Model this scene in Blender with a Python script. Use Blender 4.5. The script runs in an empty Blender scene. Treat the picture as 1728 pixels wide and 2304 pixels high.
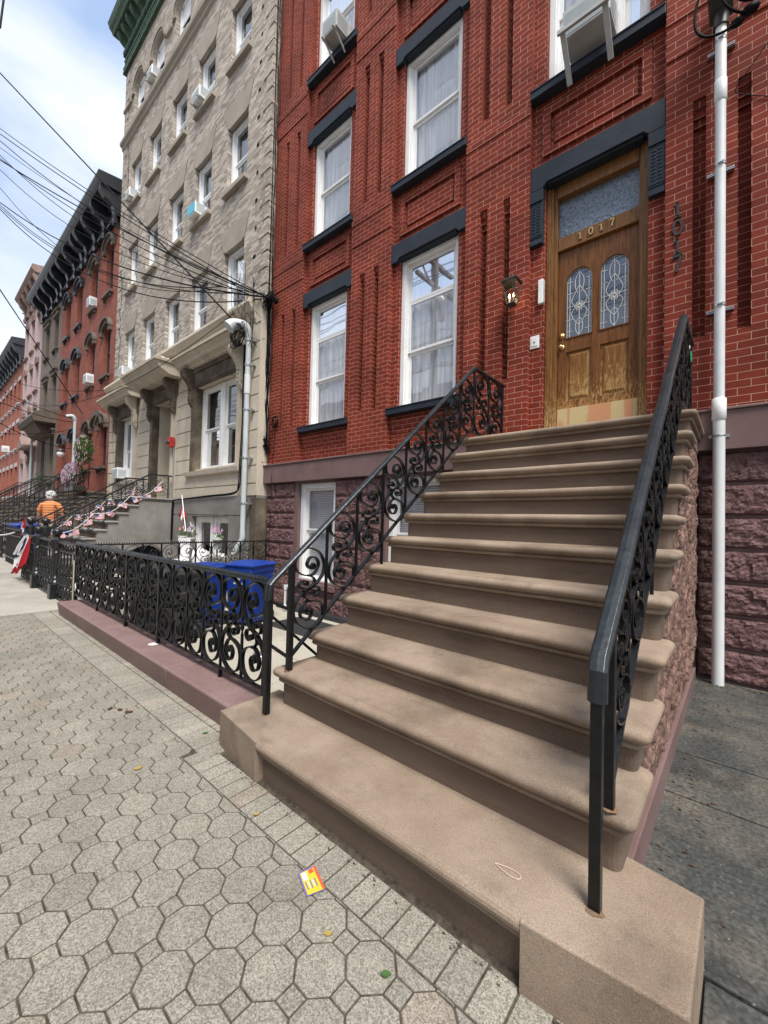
import bpy, bmesh, math, random
from mathutils import Vector, Matrix
random.seed(7)
S = bpy.context.scene
COL = S.collection
R = math.radians
# ---------------------------------------------------------------- camera
cd = bpy.data.cameras.new("camera"); cam = bpy.data.objects.new("camera", cd); COL.objects.link(cam)
def _cam():
    yaw, pitch, roll = R(40.7359), R(1.3827), R(1.4197)
    fw = Vector((-math.sin(yaw)*math.cos(pitch), math.cos(yaw)*math.cos(pitch), math.sin(pitch)))
    rt = fw.cross(Vector((0, 0, 1))).normalized(); up = rt.cross(fw)
    r2 = rt*math.cos(roll)+up*math.sin(roll); u2 = -rt*math.sin(roll)+up*math.cos(roll)
    m = Matrix((r2, u2, -fw)).transposed().to_4x4(); m.translation = Vector((0, 0, 1.3692))
    cam.matrix_world = m
_cam()
cd.sensor_fit = 'HORIZONTAL'; cd.sensor_width = 36; cd.lens = 922.56/1728*36
cd.clip_start = .05; cd.clip_end = 2000
S.camera = cam
# ---------------------------------------------------------------- world: hazy bright sky with soft clouds
SUN_EL, SUN_AZ = 60, 122      # azimuth measured clockwise from +Y
W = bpy.data.worlds.new("World"); S.world = W; W.use_nodes = True
nt = W.node_tree; nt.nodes.clear(); N = nt.nodes.new; Lk = nt.links.new
out = N('ShaderNodeOutputWorld'); bg = N('ShaderNodeBackground'); bg.inputs[1].default_value = .072
sky = N('ShaderNodeTexSky'); sky.sky_type = 'NISHITA'; sky.sun_disc = False
sky.sun_elevation = R(SUN_EL); sky.sun_rotation = R(SUN_AZ); sky.air_density = 1.2; sky.dust_density = 1.0; sky.ozone_density = 1.5
tc = N('ShaderNodeTexCoord'); mp = N('ShaderNodeMapping'); mp.inputs['Scale'].default_value = (1, 1, 2.2); mp.inputs['Location'].default_value = (.35, .1, .2)
nz = N('ShaderNodeTexNoise'); nz.inputs['Scale'].default_value = 2.1; nz.inputs['Detail'].default_value = 7; nz.inputs['Roughness'].default_value = .55; nz.inputs['Distortion'].default_value = .25
rp = N('ShaderNodeValToRGB'); rp.color_ramp.elements[0].position = .36; rp.color_ramp.elements[1].position = .68
rp.color_ramp.elements[0].color = (.10, .10, .10, 1); rp.color_ramp.elements[1].color = (.92, .92, .92, 1)
sx = N('ShaderNodeSeparateXYZ'); lo = N('ShaderNodeMapRange'); lo.inputs['From Min'].default_value = .18; lo.inputs['From Max'].default_value = .62; lo.inputs['To Min'].default_value = .95; lo.inputs['To Max'].default_value = 0
mxf = N('ShaderNodeMath'); mxf.operation = 'MAXIMUM'
mx = N('ShaderNodeMixRGB'); mx.inputs[2].default_value = (9.2, 9.4, 9.7, 1)
Lk(tc.outputs['Generated'], mp.inputs[0]); Lk(mp.outputs[0], nz.inputs[0]); Lk(nz.outputs[0], rp.inputs[0])
Lk(tc.outputs['Generated'], sx.inputs[0]); Lk(sx.outputs[2], lo.inputs[0]); Lk(lo.outputs[0], mxf.inputs[0]); Lk(rp.outputs[0], mxf.inputs[1])
blu = N('ShaderNodeMixRGB'); blu.inputs[0].default_value = .6; blu.inputs[2].default_value = (3.9, 5.7, 9.2, 1); Lk(sky.outputs[0], blu.inputs[1])
Lk(mxf.outputs[0], mx.inputs[0]); Lk(blu.outputs[0], mx.inputs[1]); Lk(mx.outputs[0], bg.inputs[0]); Lk(bg.outputs[0], out.inputs[0])
# ---------------------------------------------------------------- sun, veiled by thin cloud
sd = bpy.data.lights.new("sun", 'SUN'); sd.energy = 3.0; sd.angle = R(24); sd.color = (1, .96, .9)
sun = bpy.data.objects.new("sun", sd); COL.objects.link(sun)
_d = Vector((math.sin(R(SUN_AZ))*math.cos(R(SUN_EL)), math.cos(R(SUN_AZ))*math.cos(R(SUN_EL)), math.sin(R(SUN_EL))))
sun.rotation_euler = _d.to_track_quat('Z', 'Y').to_euler()
vs = S.view_settings; vs.view_transform = 'Standard'; vs.look = 'None'; vs.exposure = .9; vs.gamma = 1; vs.use_curve_mapping = False
S.render.engine = 'CYCLES'
S.cycles.max_bounces = 6; S.cycles.transparent_max_bounces = 12
# ---------------------------------------------------------------- materials
MAT = {}
def mat(name, col, rough=.7, spec=.4, metal=0, col2=None, nscale=6, bump=0, bscale=60, detail=6, lo_=.35, hi_=.65, streak=None, speck=None, bdist=.01, stain=None):
    """painted / stone style surface: two tones by world-space noise + noise bump (+ optional speckle)"""
    m = bpy.data.materials.new(name); m.use_nodes = True; t = m.node_tree; n = t.nodes.new; l = t.links.new
    b = t.nodes['Principled BSDF']; b.inputs['Roughness'].default_value = rough; b.inputs['Metallic'].default_value = metal
    b.inputs['Specular IOR Level'].default_value = spec; b.inputs['Base Color'].default_value = (*col, 1)
    g = n('ShaderNodeNewGeometry'); last = None
    if col2:
        mpn = n('ShaderNodeMapping'); l(g.outputs['Position'], mpn.inputs[0])
        if streak: mpn.inputs['Scale'].default_value = streak
        z = n('ShaderNodeTexNoise'); z.inputs['Scale'].default_value = nscale; z.inputs['Detail'].default_value = detail; z.inputs['Roughness'].default_value = .62
        r = n('ShaderNodeValToRGB'); r.color_ramp.elements[0].position = lo_; r.color_ramp.elements[1].position = hi_
        r.color_ramp.elements[0].color = (*col, 1); r.color_ramp.elements[1].color = (*col2, 1)
        l(mpn.outputs[0], z.inputs[0]); l(z.outputs[0], r.inputs[0]); last = r.outputs[0]
    if speck:
        amt, ssc = speck[0], speck[1]
        z2 = n('ShaderNodeTexNoise'); z2.inputs['Scale'].default_value = ssc; z2.inputs['Detail'].default_value = 2
        l(g.outputs['Position'], z2.inputs[0]); r2 = n('ShaderNodeMapRange'); r2.inputs['From Min'].default_value = .3; r2.inputs['From Max'].default_value = .7
        r2.inputs['To Min'].default_value = 1-amt; r2.inputs['To Max'].default_value = 1+amt
        l(z2.outputs[0], r2.inputs[0]); mm = n('ShaderNodeMixRGB'); mm.blend_type = 'MULTIPLY'; mm.inputs[0].default_value = 1
        if last: l(last, mm.inputs[1])
        else: mm.inputs[1].default_value = (*col, 1)
        l(r2.outputs[0], mm.inputs[2]); last = mm.outputs[0]
    if stain:
        for sc_, th_, amt_, sv in stain:
            z5 = n('ShaderNodeTexNoise'); z5.inputs['Scale'].default_value = sc_; z5.inputs['Detail'].default_value = 8; z5.inputs['Roughness'].default_value = .68
            mp5 = n('ShaderNodeMapping'); mp5.inputs['Scale'].default_value = sv; mp5.inputs['Location'].default_value = (sc_, th_*9, 2); l(g.outputs['Position'], mp5.inputs[0]); l(mp5.outputs[0], z5.inputs[0])
            r5 = n('ShaderNodeMapRange'); r5.inputs['From Min'].default_value = th_; r5.inputs['From Max'].default_value = th_+.14; r5.inputs['To Min'].default_value = 1; r5.inputs['To Max'].default_value = amt_; l(z5.outputs[0], r5.inputs[0])
            m5 = n('ShaderNodeMixRGB'); m5.blend_type = 'MULTIPLY'; m5.inputs[0].default_value = 1
            if last: l(last, m5.inputs[1])
            else: m5.inputs[1].default_value = (*col, 1)
            l(r5.outputs[0], m5.inputs[2]); last = m5.outputs[0]
    if last: l(last, b.inputs['Base Color'])
    if bump:
        z3 = n('ShaderNodeTexNoise'); z3.inputs['Scale'].default_value = bscale; z3.inputs['Detail'].default_value = 5
        bp = n('ShaderNodeBump'); bp.inputs['Strength'].default_value = bump; bp.inputs['Distance'].default_value = bdist
        l(g.outputs['Position'], z3.inputs[0]); l(z3.outputs[0], bp.inputs['Height']); l(bp.outputs[0], b.inputs['Normal'])
    MAT[name] = m; return m

def brick_mat(name, c1, c2, mortar, bw=.2, rh=.0685, ms=.0035, rough=.6, tone=.25, bump=.5, stain=None, tscale=1.5, spec=.3, mortar_var=.0):
    m = bpy.data.materials.new(name); m.use_nodes = True; t = m.node_tree; n = t.nodes.new; l = t.links.new
    b = t.nodes['Principled BSDF']; b.inputs['Roughness'].default_value = rough; b.inputs['Specular IOR Level'].default_value = spec
    uv = n('ShaderNodeUVMap'); br = n('ShaderNodeTexBrick'); br.offset = .5; br.squash = 1
    g = n('ShaderNodeNewGeometry')
    wob = n('ShaderNodeTexNoise'); wob.inputs['Scale'].default_value = 9; l(g.outputs['Position'], wob.inputs[0])
    wm = n('ShaderNodeVectorMath'); wm.operation = 'MULTIPLY_ADD'; wm.inputs[1].default_value = (.004, .004, 0); l(wob.outputs['Color'], wm.inputs[0]); l(uv.outputs[0], wm.inputs[2])
    l(wm.outputs[0], br.inputs['Vector'])
    br.inputs['Color1'].default_value = (*c1, 1); br.inputs['Color2'].default_value = (*c2, 1); br.inputs['Mortar'].default_value = (*mortar, 1)
    br.inputs['Scale'].default_value = 1; br.inputs['Mortar Size'].default_value = ms; br.inputs['Mortar Smooth'].default_value = .25
    br.inputs['Bias'].default_value = 0; br.inputs['Brick Width'].default_value = bw; br.inputs['Row Height'].default_value = rh
    z = n('ShaderNodeTexNoise'); z.inputs['Scale'].default_value = tscale; z.inputs['Detail'].default_value = 8; z.inputs['Roughness'].default_value = .6
    l(g.outputs['Position'], z.inputs[0])
    mr = n('ShaderNodeMapRange'); mr.inputs['From Min'].default_value = .3; mr.inputs['From Max'].default_value = .7; mr.inputs['To Min'].default_value = 1-tone; mr.inputs['To Max'].default_value = 1+tone
    l(z.outputs[0], mr.inputs[0]); mm = n('ShaderNodeMixRGB'); mm.blend_type = 'MULTIPLY'; mm.inputs[0].default_value = 1
    l(br.outputs['Color'], mm.inputs[1]); l(mr.outputs[0], mm.inputs[2]); last = mm.outputs[0]
    if stain:
        z4 = n('ShaderNodeTexNoise'); z4.inputs['Scale'].default_value = stain[1]; z4.inputs['Detail'].default_value = 9; z4.inputs['Roughness'].default_value = .75
        l(g.outputs['Position'], z4.inputs[0]); r4 = n('ShaderNodeValToRGB'); r4.color_ramp.elements[0].position = stain[2]; r4.color_ramp.elements[1].position = stain[2]+.15
        m4 = n('ShaderNodeMixRGB'); m4.inputs[2].default_value = (*stain[0], 1); mu = n('ShaderNodeMath'); mu.operation = 'MULTIPLY'; mu.inputs[1].default_value = stain[3]
        l(z4.outputs[0], r4.inputs[0]); l(r4.outputs[0], mu.inputs[0]); l(mu.outputs[0], m4.inputs[0]); l(last, m4.inputs[1]); last = m4.outputs[0]
    l(last, b.inputs['Base Color'])
    z3 = n('ShaderNodeTexNoise'); z3.inputs['Scale'].default_value = 90; z3.inputs['Detail'].default_value = 4; l(g.outputs['Position'], z3.inputs[0])
    ad = n('ShaderNodeMath'); ad.operation = 'MULTIPLY_ADD'; ad.inputs[1].default_value = -1.0; l(br.outputs['Fac'], ad.inputs[0])
    sc = n('ShaderNodeMath'); sc.operation = 'MULTIPLY'; sc.inputs[1].default_value = .45; l(z3.outputs[0], sc.inputs[0]); l(sc.outputs[0], ad.inputs[2])
    bp = n('ShaderNodeBump'); bp.inputs['Strength'].default_value = bump; bp.inputs['Distance'].default_value = .006
    l(ad.outputs[0], bp.inputs['Height']); l(bp.outputs[0], b.inputs['Normal'])
    MAT[name] = m; return m

brick_mat('red_brick', (.215, .038, .021), (.15, .026, .015), (.52, .29, .215), bw=.19, rh=.070, ms=.0028, tone=.26, rough=.7, spec=.12, stain=((.09, .02, .012), 2.2, .58, .45))
brick_mat('tan_brick', (.55, .485, .405), (.24, .20, .165), (.27, .235, .19), bw=.205, rh=.058, ms=.0055, tone=.12, rough=.85, tscale=.8, stain=((.16, .14, .12), 1.3, .60, .25))
brick_mat('old_brick', (.27, .068, .038), (.19, .042, .026), (.30, .17, .12), bw=.21, rh=.07, ms=.004, tone=.2, rough=.8)
brick_mat('far_brick', (.34, .10, .06), (.25, .07, .045), (.34, .20, .14), bw=.21, rh=.07, ms=.004, tone=.2, rough=.8)
mat('slate_paint', (.017, .022, .031), .55, .25, stain=((6, .6, .75, (1, 1, 1)),), col2=(.025, .032, .044), nscale=3, bump=.15, bscale=40)
mat('black_paint', (.012, .014, .017), .4, .5, col2=(.02, .022, .026), nscale=5, bump=.2, bscale=30)
mat('green_copper', (.035, .065, .042), .6, .4, col2=(.075, .14, .085), nscale=9, bump=.3, bscale=30)
mat('purple_stone', (.115, .058, .056), .7, .3, stain=((5, .55, .65, (1, 1, 1)),), col2=(.175, .10, .096), nscale=9, bump=1.0, bscale=24, bdist=.03, speck=(.22, 45))
mat('purple_paint', (.145, .088, .082), .6, .3, stain=((3, .58, .8, (1, 1, .5)),), col2=(.18, .115, .108), nscale=2.5, bump=.12, bscale=30)
mat('curb_paint', (.195, .122, .112), .6, .3, stain=((5, .6, .75, (1, 1, 1)),), col2=(.245, .165, .155), nscale=4, bump=.25, bscale=22, speck=(.08, 60), lo_=.4, hi_=.75)
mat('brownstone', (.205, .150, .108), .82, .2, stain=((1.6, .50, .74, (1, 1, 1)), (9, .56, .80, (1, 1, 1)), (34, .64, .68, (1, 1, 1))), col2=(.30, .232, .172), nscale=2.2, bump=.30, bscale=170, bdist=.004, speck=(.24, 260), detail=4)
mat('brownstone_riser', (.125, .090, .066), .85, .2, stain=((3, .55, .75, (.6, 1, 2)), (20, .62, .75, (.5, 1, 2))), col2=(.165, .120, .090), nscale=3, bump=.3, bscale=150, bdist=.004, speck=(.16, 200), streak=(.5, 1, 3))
mat('rough_side', (.090, .058, .045), .8, .15, col2=(.25, .15, .12), stain=((6, .52, .6, (1, 1, 1)),), nscale=14, bump=1.0, bscale=18, bdist=.035)
mat('white_paint', (.80, .80, .785), .45, .4, col2=(.72, .72, .70), nscale=3, bump=.06, bscale=30)
mat('vinyl', (.83, .84, .84), .35, .5)
mat('limestone', (.56, .495, .395), .85, .25, col2=(.46, .40, .315), stain=((1.1, .56, .72, (1, 1, .4)), (7, .62, .8, (1, 1, .3))), nscale=1.3, bump=.3, bscale=60, speck=(.10, 40), detail=8)
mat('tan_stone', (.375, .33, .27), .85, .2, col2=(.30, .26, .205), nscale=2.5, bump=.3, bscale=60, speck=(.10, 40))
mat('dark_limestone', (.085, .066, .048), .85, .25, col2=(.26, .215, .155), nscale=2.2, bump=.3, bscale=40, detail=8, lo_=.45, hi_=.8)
mat('granite', (.235, .225, .205), .8, .3, col2=(.15, .14, .128), nscale=1.8, bump=.35, bscale=50, speck=(.3, 120), detail=8)
mat('concrete', (.40, .37, .315), .88, .25, col2=(.33, .305, .26), stain=((.7, .52, .8, (1, 1, 1)), (12, .66, .7, (1, 1, 1))), nscale=1.2, bump=.3, bscale=120, speck=(.14, 160), detail=7)
mat('yard_concrete', (.42, .385, .32), .85, .25, stain=((2, .52, .8, (1, 1, 1)),), col2=(.35, .32, .26), nscale=1.6, bump=.25, bscale=90, speck=(.10, 120), detail=8)
mat('joint_sand', (.045, .037, .028), .95, .1, col2=(.11, .09, .07), nscale=30)
mat('street', (.07, .07, .07), .9, .2, col2=(.10, .10, .10), nscale=3, bump=.3)
mat('vent_grey', (.45, .45, .43), .5, .4, col2=(.36, .36, .345), nscale=5)
mat('pvc', (.64, .655, .65), .45, .4, col2=(.56, .575, .57), nscale=3, bump=.08, stain=((55, .68, .35, (1, 1, .7)), (5, .6, .8, (1, 1, .3))))
mat('grey_pvc', (.50, .54, .54), .45, .5, col2=(.42, .46, .46), nscale=3, bump=.05)
mat('galv', (.52, .53, .54), .3, .5, metal=.8)
mat('brass', (.72, .50, .20), .25, .5, metal=1)
mat('brass_dull', (.50, .36, .15), .4, .5, metal=.9)
mat('dark_metal', (.05, .045, .04), .4, .5, metal=.4)
mat('iron', (.004, .0048, .0055), .33, .32, col2=(.008, .009, .010), nscale=20, bump=.5, bscale=55, bdist=.004)
mat('iron_far', (.012, .013, .014), .35, .5)
mat('rail_cap', (.009, .012, .014), .30, .45, col2=(.020, .025, .028), nscale=9, bump=.3, bscale=35, bdist=.006, speck=(.2, 30))
mat('cable', (.005, .005, .006), .6, .12)
mat('cable_grey', (.30, .27, .25), .6, .3)
mat('blue_plastic', (.006, .030, .20), .5, .35, stain=((7, .55, .7, (1, 1, .5)),), col2=(.010, .045, .27), nscale=5, bump=.08)
mat('black_plastic', (.020, .021, .023), .45, .45, col2=(.030, .031, .034), nscale=5, bump=.08)
mat('rubber', (.035, .036, .037), .8, .3, bump=.6, bscale=90)
mat('lens_white', (.84, .84, .83), .5, .4)
mat('dark_room', (.012, .012, .013), .9, .1)
mat('dim_room', (.075, .08, .085), .9, .1, col2=(.03, .032, .035), nscale=3)
mat('old_wood_dark', (.045, .024, .012), .6, .3, col2=(.08, .045, .02), nscale=8)
mat('brown_paint', (.135, .105, .082), .8, .3, col2=(.17, .135, .105), nscale=1.5, bump=.2)
mat('brown_trim', (.10, .078, .062), .75, .3, col2=(.14, .11, .085), nscale=3, bump=.2)
mat('dark_trim', (.028, .032, .040), .5, .4, col2=(.045, .05, .06), nscale=4)
mat('light_trim', (.48, .47, .47), .6, .3, col2=(.38, .37, .37), nscale=4)
mat('pink_stucco', (.50, .375, .36), .85, .25, col2=(.44, .33, .32), nscale=1.2, bump=.2)
mat('pink_trim', (.22, .15, .125), .8, .25, col2=(.30, .21, .18), nscale=3)
mat('green_leaf', (.045, .10, .028), .55, .4, col2=(.085, .16, .04), nscale=30)
mat('dark_leaf', (.025, .055, .018), .55, .4, col2=(.05, .095, .03), nscale=30)
mat('pink_petal', (.62, .22, .44), .6, .3); mat('pale_petal', (.72, .58, .70), .6, .3); mat('red_petal', (.55, .03, .03), .6, .3); mat('white_petal', (.8, .76, .7), .6, .3)
mat('red_fabric', (.36, .012, .020), .8, .2); mat('white_fabric', (.74, .73, .72), .8, .2); mat('navy_fabric', (.03, .045, .15), .8, .2)
mat('skin', (.50, .27, .19), .55, .4); mat('grey_hair', (.62, .61, .60), .8, .2, col2=(.40, .39, .38), nscale=60, bump=.6, bscale=80)
mat('khaki', (.20, .17, .12), .85, .2); mat('shoe', (.03, .03, .03), .5, .3)
mat('red_box', (.42, .02, .02), .45, .5); mat('green_lock', (.01, .30, .10), .35, .5); mat('terracotta', (.35, .13, .07), .8, .2)
mat('yellow_card', (.55, .47, .04), .4, .5); mat('card_white', (.70, .62, .60), .4, .4); mat('card_red', (.60, .10, .05), .4, .4); mat('card_purple', (.17, .12, .35), .4, .4)
mat('rust', (.22, .135, .075), .9, .1, col2=(.15, .10, .065), nscale=60); mat('band', (.55, .42, .33), .6, .3); mat('dead_leaf', (.09, .05, .025), .8, .2); mat('yellow_leaf', (.34, .24, .06), .7, .2); mat('sky_blue_box', (.10, .45, .62), .5, .3)
mat('paper_white', (.78, .77, .73), .8, .2)

def wood_mat(name, a, b_, c, worn):
    m = bpy.data.materials.new(name); m.use_nodes = True; t = m.node_tree; n = t.nodes.new; l = t.links.new
    b = t.nodes['Principled BSDF']; b.inputs['Roughness'].default_value = .42; b.inputs['Specular IOR Level'].default_value = .25
    g = n('ShaderNodeNewGeometry'); mp = n('ShaderNodeMapping'); mp.inputs['Scale'].default_value = (26, 26, 2.2); l(g.outputs['Position'], mp.inputs[0])
    z = n('ShaderNodeTexNoise'); z.inputs['Scale'].default_value = 2; z.inputs['Detail'].default_value = 7; z.inputs['Distortion'].default_value = .8; l(mp.outputs[0], z.inputs[0])
    r = n('ShaderNodeValToRGB'); e = r.color_ramp.elements; e[0].position = .32; e[0].color = (*a, 1); e[1].position = .7; e[1].color = (*b_, 1); l(z.outputs[0], r.inputs[0])
    z2 = n('ShaderNodeTexNoise'); z2.inputs['Scale'].default_value = 3; z2.inputs['Detail'].default_value = 10; z2.inputs['Roughness'].default_value = .8
    mp2 = n('ShaderNodeMapping'); mp2.inputs['Scale'].default_value = (20, 20, 5); l(g.outputs['Position'], mp2.inputs[0]); l(mp2.outputs[0], z2.inputs[0])
    sp = n('ShaderNodeSeparateXYZ'); l(g.outputs['Position'], sp.inputs[0])
    h = n('ShaderNodeMapRange'); h.inputs['From Min'].default_value = 3.75; h.inputs['From Max'].default_value = 2.7; h.inputs['To Min'].default_value = -.22; h.inputs['To Max'].default_value = .10; l(sp.outputs[2], h.inputs[0])
    ad = n('ShaderNodeMath'); ad.operation = 'ADD'; l(z2.outputs[0], ad.inputs[0]); l(h.outputs[0], ad.inputs[1])
    r2 = n('ShaderNodeMapRange'); r2.inputs['From Min'].default_value = .52-worn; r2.inputs['From Max'].default_value = .60-worn; l(ad.outputs[0], r2.inputs[0])
    mu = n('ShaderNodeMath'); mu.operation = 'MULTIPLY'; mu.inputs[1].default_value = .8; l(r2.outputs[0], mu.inputs[0])
    mx = n('ShaderNodeMixRGB'); mx.inputs[2].default_value = (*c, 1); l(mu.outputs[0], mx.inputs[0]); l(r.outputs[0], mx.inputs[1]); l(mx.outputs[0], b.inputs['Base Color'])
    rr = n('ShaderNodeMapRange'); rr.inputs['To Min'].default_value = .38; rr.inputs['To Max'].default_value = .8; l(r2.outputs[0], rr.inputs[0]); l(rr.outputs[0], b.inputs['Roughness'])
    bp = n('ShaderNodeBump'); bp.inputs['Strength'].default_value = .35; bp.inputs['Distance'].default_value = .003; l(z.outputs[0], bp.inputs['Height']); l(bp.outputs[0], b.inputs['Normal'])
    MAT[name] = m
wood_mat('door_wood', (.10, .036, .010), (.23, .092, .026), (.48, .28, .10), -.01)
wood_mat('panel_wood', (.15, .06, .015), (.30, .145, .040), (.52, .33, .13), .04)
wood_mat('frame_wood', (.13, .055, .015), (.25, .12, .038), (.46, .31, .13), -.035)

def glass_mat(name, tint, refl=.35, rough=.02, bumpy=0, see=1.0):
    m = bpy.data.materials.new(name); m.use_nodes = True; t = m.node_tree; n = t.nodes.new; l = t.links.new
    t.nodes.remove(t.nodes['Principled BSDF']); o = t.nodes['Material Output']
    gl = n('ShaderNodeBsdfGlossy'); gl.inputs['Roughness'].default_value = rough; gl.inputs['Color'].default_value = (.95, .97, 1, 1)
    tr = n('ShaderNodeBsdfTransparent'); tr.inputs['Color'].default_value = (*tint, 1)
    fr = n('ShaderNodeFresnel'); fr.inputs['IOR'].default_value = 1.5
    mr = n('ShaderNodeMapRange'); mr.inputs['From Min'].default_value = .04; mr.inputs['From Max'].default_value = .6; mr.inputs['To Min'].default_value = refl; mr.inputs['To Max'].default_value = .7
    l(fr.outputs[0], mr.inputs[0]); mx = n('ShaderNodeMixShader'); l(mr.outputs[0], mx.inputs[0]); l(tr.outputs[0], mx.inputs[1]); l(gl.outputs[0], mx.inputs[2]); l(mx.outputs[0], o.inputs[0])
    g = n('ShaderNodeNewGeometry'); z = n('ShaderNodeTexNoise'); z.inputs['Scale'].default_value = bumpy if bumpy else 1.6; z.inputs['Detail'].default_value = 3 if bumpy else 1
    if bumpy: z.inputs['Distortion'].default_value = 1.5
    l(g.outputs['Position'], z.inputs[0]); bp = n('ShaderNodeBump'); bp.inputs['Strength'].default_value = .9 if bumpy else .25; bp.inputs['Distance'].default_value = .02 if bumpy else .01
    l(z.outputs[0], bp.inputs['Height']); l(bp.outputs[0], gl.inputs['Normal'])
    MAT[name] = m
glass_mat('glass', (.97, .98, 1), .13)
glass_mat('dark_glass', (.35, .38, .40), .16)
mat('rain_glass', (.085, .115, .155), .24, .6, col2=(.22, .27, .33), nscale=30, bump=1.0, bscale=24, bdist=.02, detail=3)
glass_mat('door_glass', (.75, .77, .78), .10, .04)
glass_mat('lamp_glass', (.9, .9, .88), .06)

def curtain_mat(name, c1, c2, sx_, ribs=40):
    m = bpy.data.materials.new(name); m.use_nodes = True; t = m.node_tree; n = t.nodes.new; l = t.links.new
    b = t.nodes['Principled BSDF']; b.inputs['Roughness'].default_value = .9
    g = n('ShaderNodeNewGeometry'); mp = n('ShaderNodeMapping'); mp.inputs['Scale'].default_value = sx_; l(g.outputs['Position'], mp.inputs[0])
    z = n('ShaderNodeTexNoise'); z.inputs['Scale'].default_value = 1; z.inputs['Detail'].default_value = 5; l(mp.outputs[0], z.inputs[0])
    r = n('ShaderNodeValToRGB'); r.color_ramp.elements[0].position = .35; r.color_ramp.elements[1].position = .65
    r.color_ramp.elements[0].color = (*c1, 1); r.color_ramp.elements[1].color = (*c2, 1); l(z.outputs[0], r.inputs[0]); l(r.outputs[0], b.inputs['Base Color'])
    MAT[name] = m
curtain_mat('lace', (.58, .59, .60), (.88, .88, .88), (22, 22, 1.2))
curtain_mat('lace_fine', (.34, .36, .38), (.60, .62, .63), (60, 60, 45))
def emit(name, col, s):
    m = bpy.data.materials.new(name); m.use_nodes = True; b = m.node_tree.nodes['Principled BSDF']
    b.inputs['Base Color'].default_value = (*col, 1); b.inputs['Emission Color'].default_value = (*col, 1); b.inputs['Emission Strength'].default_value = s; MAT[name] = m
emit('bulb', (1, .78, .42), 9)
# paver with per-stone tone
def paver_mat():
    m = mat('paver', (.265, .244, .200), .92, .12, stain=((1.4, .54, .84, (1, 1, 1)), (26, .70, .62, (1, 1, 1))), col2=(.222, .204, .166), nscale=3.5, bump=.5, bscale=260, bdist=.004, detail=9)
    t = m.node_tree; n = t.nodes.new; l = t.links.new; b = t.nodes['Principled BSDF']
    src = b.inputs['Base Color'].links[0].from_socket
    at = n('ShaderNodeVertexColor'); at.layer_name = 'tone'
    mm = n('ShaderNodeMixRGB'); mm.blend_type = 'MULTIPLY'; mm.inputs[0].default_value = 1; l(src, mm.inputs[1]); l(at.outputs[0], mm.inputs[2])
    g = n('ShaderNodeNewGeometry'); v = n('ShaderNodeTexVoronoi'); v.inputs['Scale'].default_value = 230; l(g.outputs['Position'], v.inputs[0])
    rr = n('ShaderNodeMapRange'); rr.inputs['To Min'].default_value = .60; rr.inputs['To Max'].default_value = 1.42; 
    sp = n('ShaderNodeSeparateColor'); l(v.outputs['Color'], sp.inputs[0]); l(sp.outputs[0], rr.inputs[0])
    m2 = n('ShaderNodeMixRGB'); m2.blend_type = 'MULTIPLY'; m2.inputs[0].default_value = 1; l(mm.outputs[0], m2.inputs[1]); l(rr.outputs[0], m2.inputs[2])
    l(m2.outputs[0], b.inputs['Base Color'])
paver_mat()
def bluestone_mat():
    m = mat('bluestone', (.052, .054, .050), .62, .35, stain=((3.2, .5, .62, (1, 1, 1)),), col2=(.125, .113, .092), nscale=2.6, bump=.9, bscale=22, bdist=.010, detail=9, lo_=.42, hi_=.72, speck=(.40, 60))
    t = m.node_tree; n = t.nodes.new; l = t.links.new; b = t.nodes['Principled BSDF']; src = b.inputs['Base Color'].links[0].from_socket
    g = n('ShaderNodeNewGeometry'); z = n('ShaderNodeTexNoise'); z.inputs['Scale'].default_value = 38; z.inputs['Detail'].default_value = 8; z.inputs['Roughness'].default_value = .75; l(g.outputs['Position'], z.inputs[0])
    r = n('ShaderNodeMapRange'); r.inputs['From Min'].default_value = .62; r.inputs['From Max'].default_value = .68; l(z.outputs[0], r.inputs[0])
    mx = n('ShaderNodeMixRGB'); mx.inputs[2].default_value = (.38, .37, .34, 1); mu = n('ShaderNodeMath'); mu.operation = 'MULTIPLY'; mu.inputs[1].default_value = .7; l(r.outputs[0], mu.inputs[0]); l(mu.outputs[0], mx.inputs[0]); l(src, mx.inputs[1]); l(mx.outputs[0], b.inputs['Base Color'])
bluestone_mat()
def stripes_mat():
    m = bpy.data.materials.new('striped_shirt'); m.use_nodes = True; t = m.node_tree; n = t.nodes.new; l = t.links.new; b = t.nodes['Principled BSDF']; b.inputs['Roughness'].default_value = .85
    g = n('ShaderNodeNewGeometry'); sp = n('ShaderNodeSeparateXYZ'); l(g.outputs['Position'], sp.inputs[0]); mu = n('ShaderNodeMath'); mu.operation = 'MULTIPLY'; mu.inputs[1].default_value = 15; l(sp.outputs[2], mu.inputs[0])
    f = n('ShaderNodeMath'); f.operation = 'FRACT'; l(mu.outputs[0], f.inputs[0]); r = n('ShaderNodeValToRGB'); r.color_ramp.interpolation = 'CONSTANT'; e = r.color_ramp.elements
    e[0].color = (.72, .20, .06, 1); e[1].position = .5; e[1].color = (.80, .42, .16, 1); x = e.new(.78); x.color = (.10, .035, .03, 1); l(f.outputs[0], r.inputs[0]); l(r.outputs[0], b.inputs['Base Color']); MAT['striped_shirt'] = m
stripes_mat()
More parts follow.
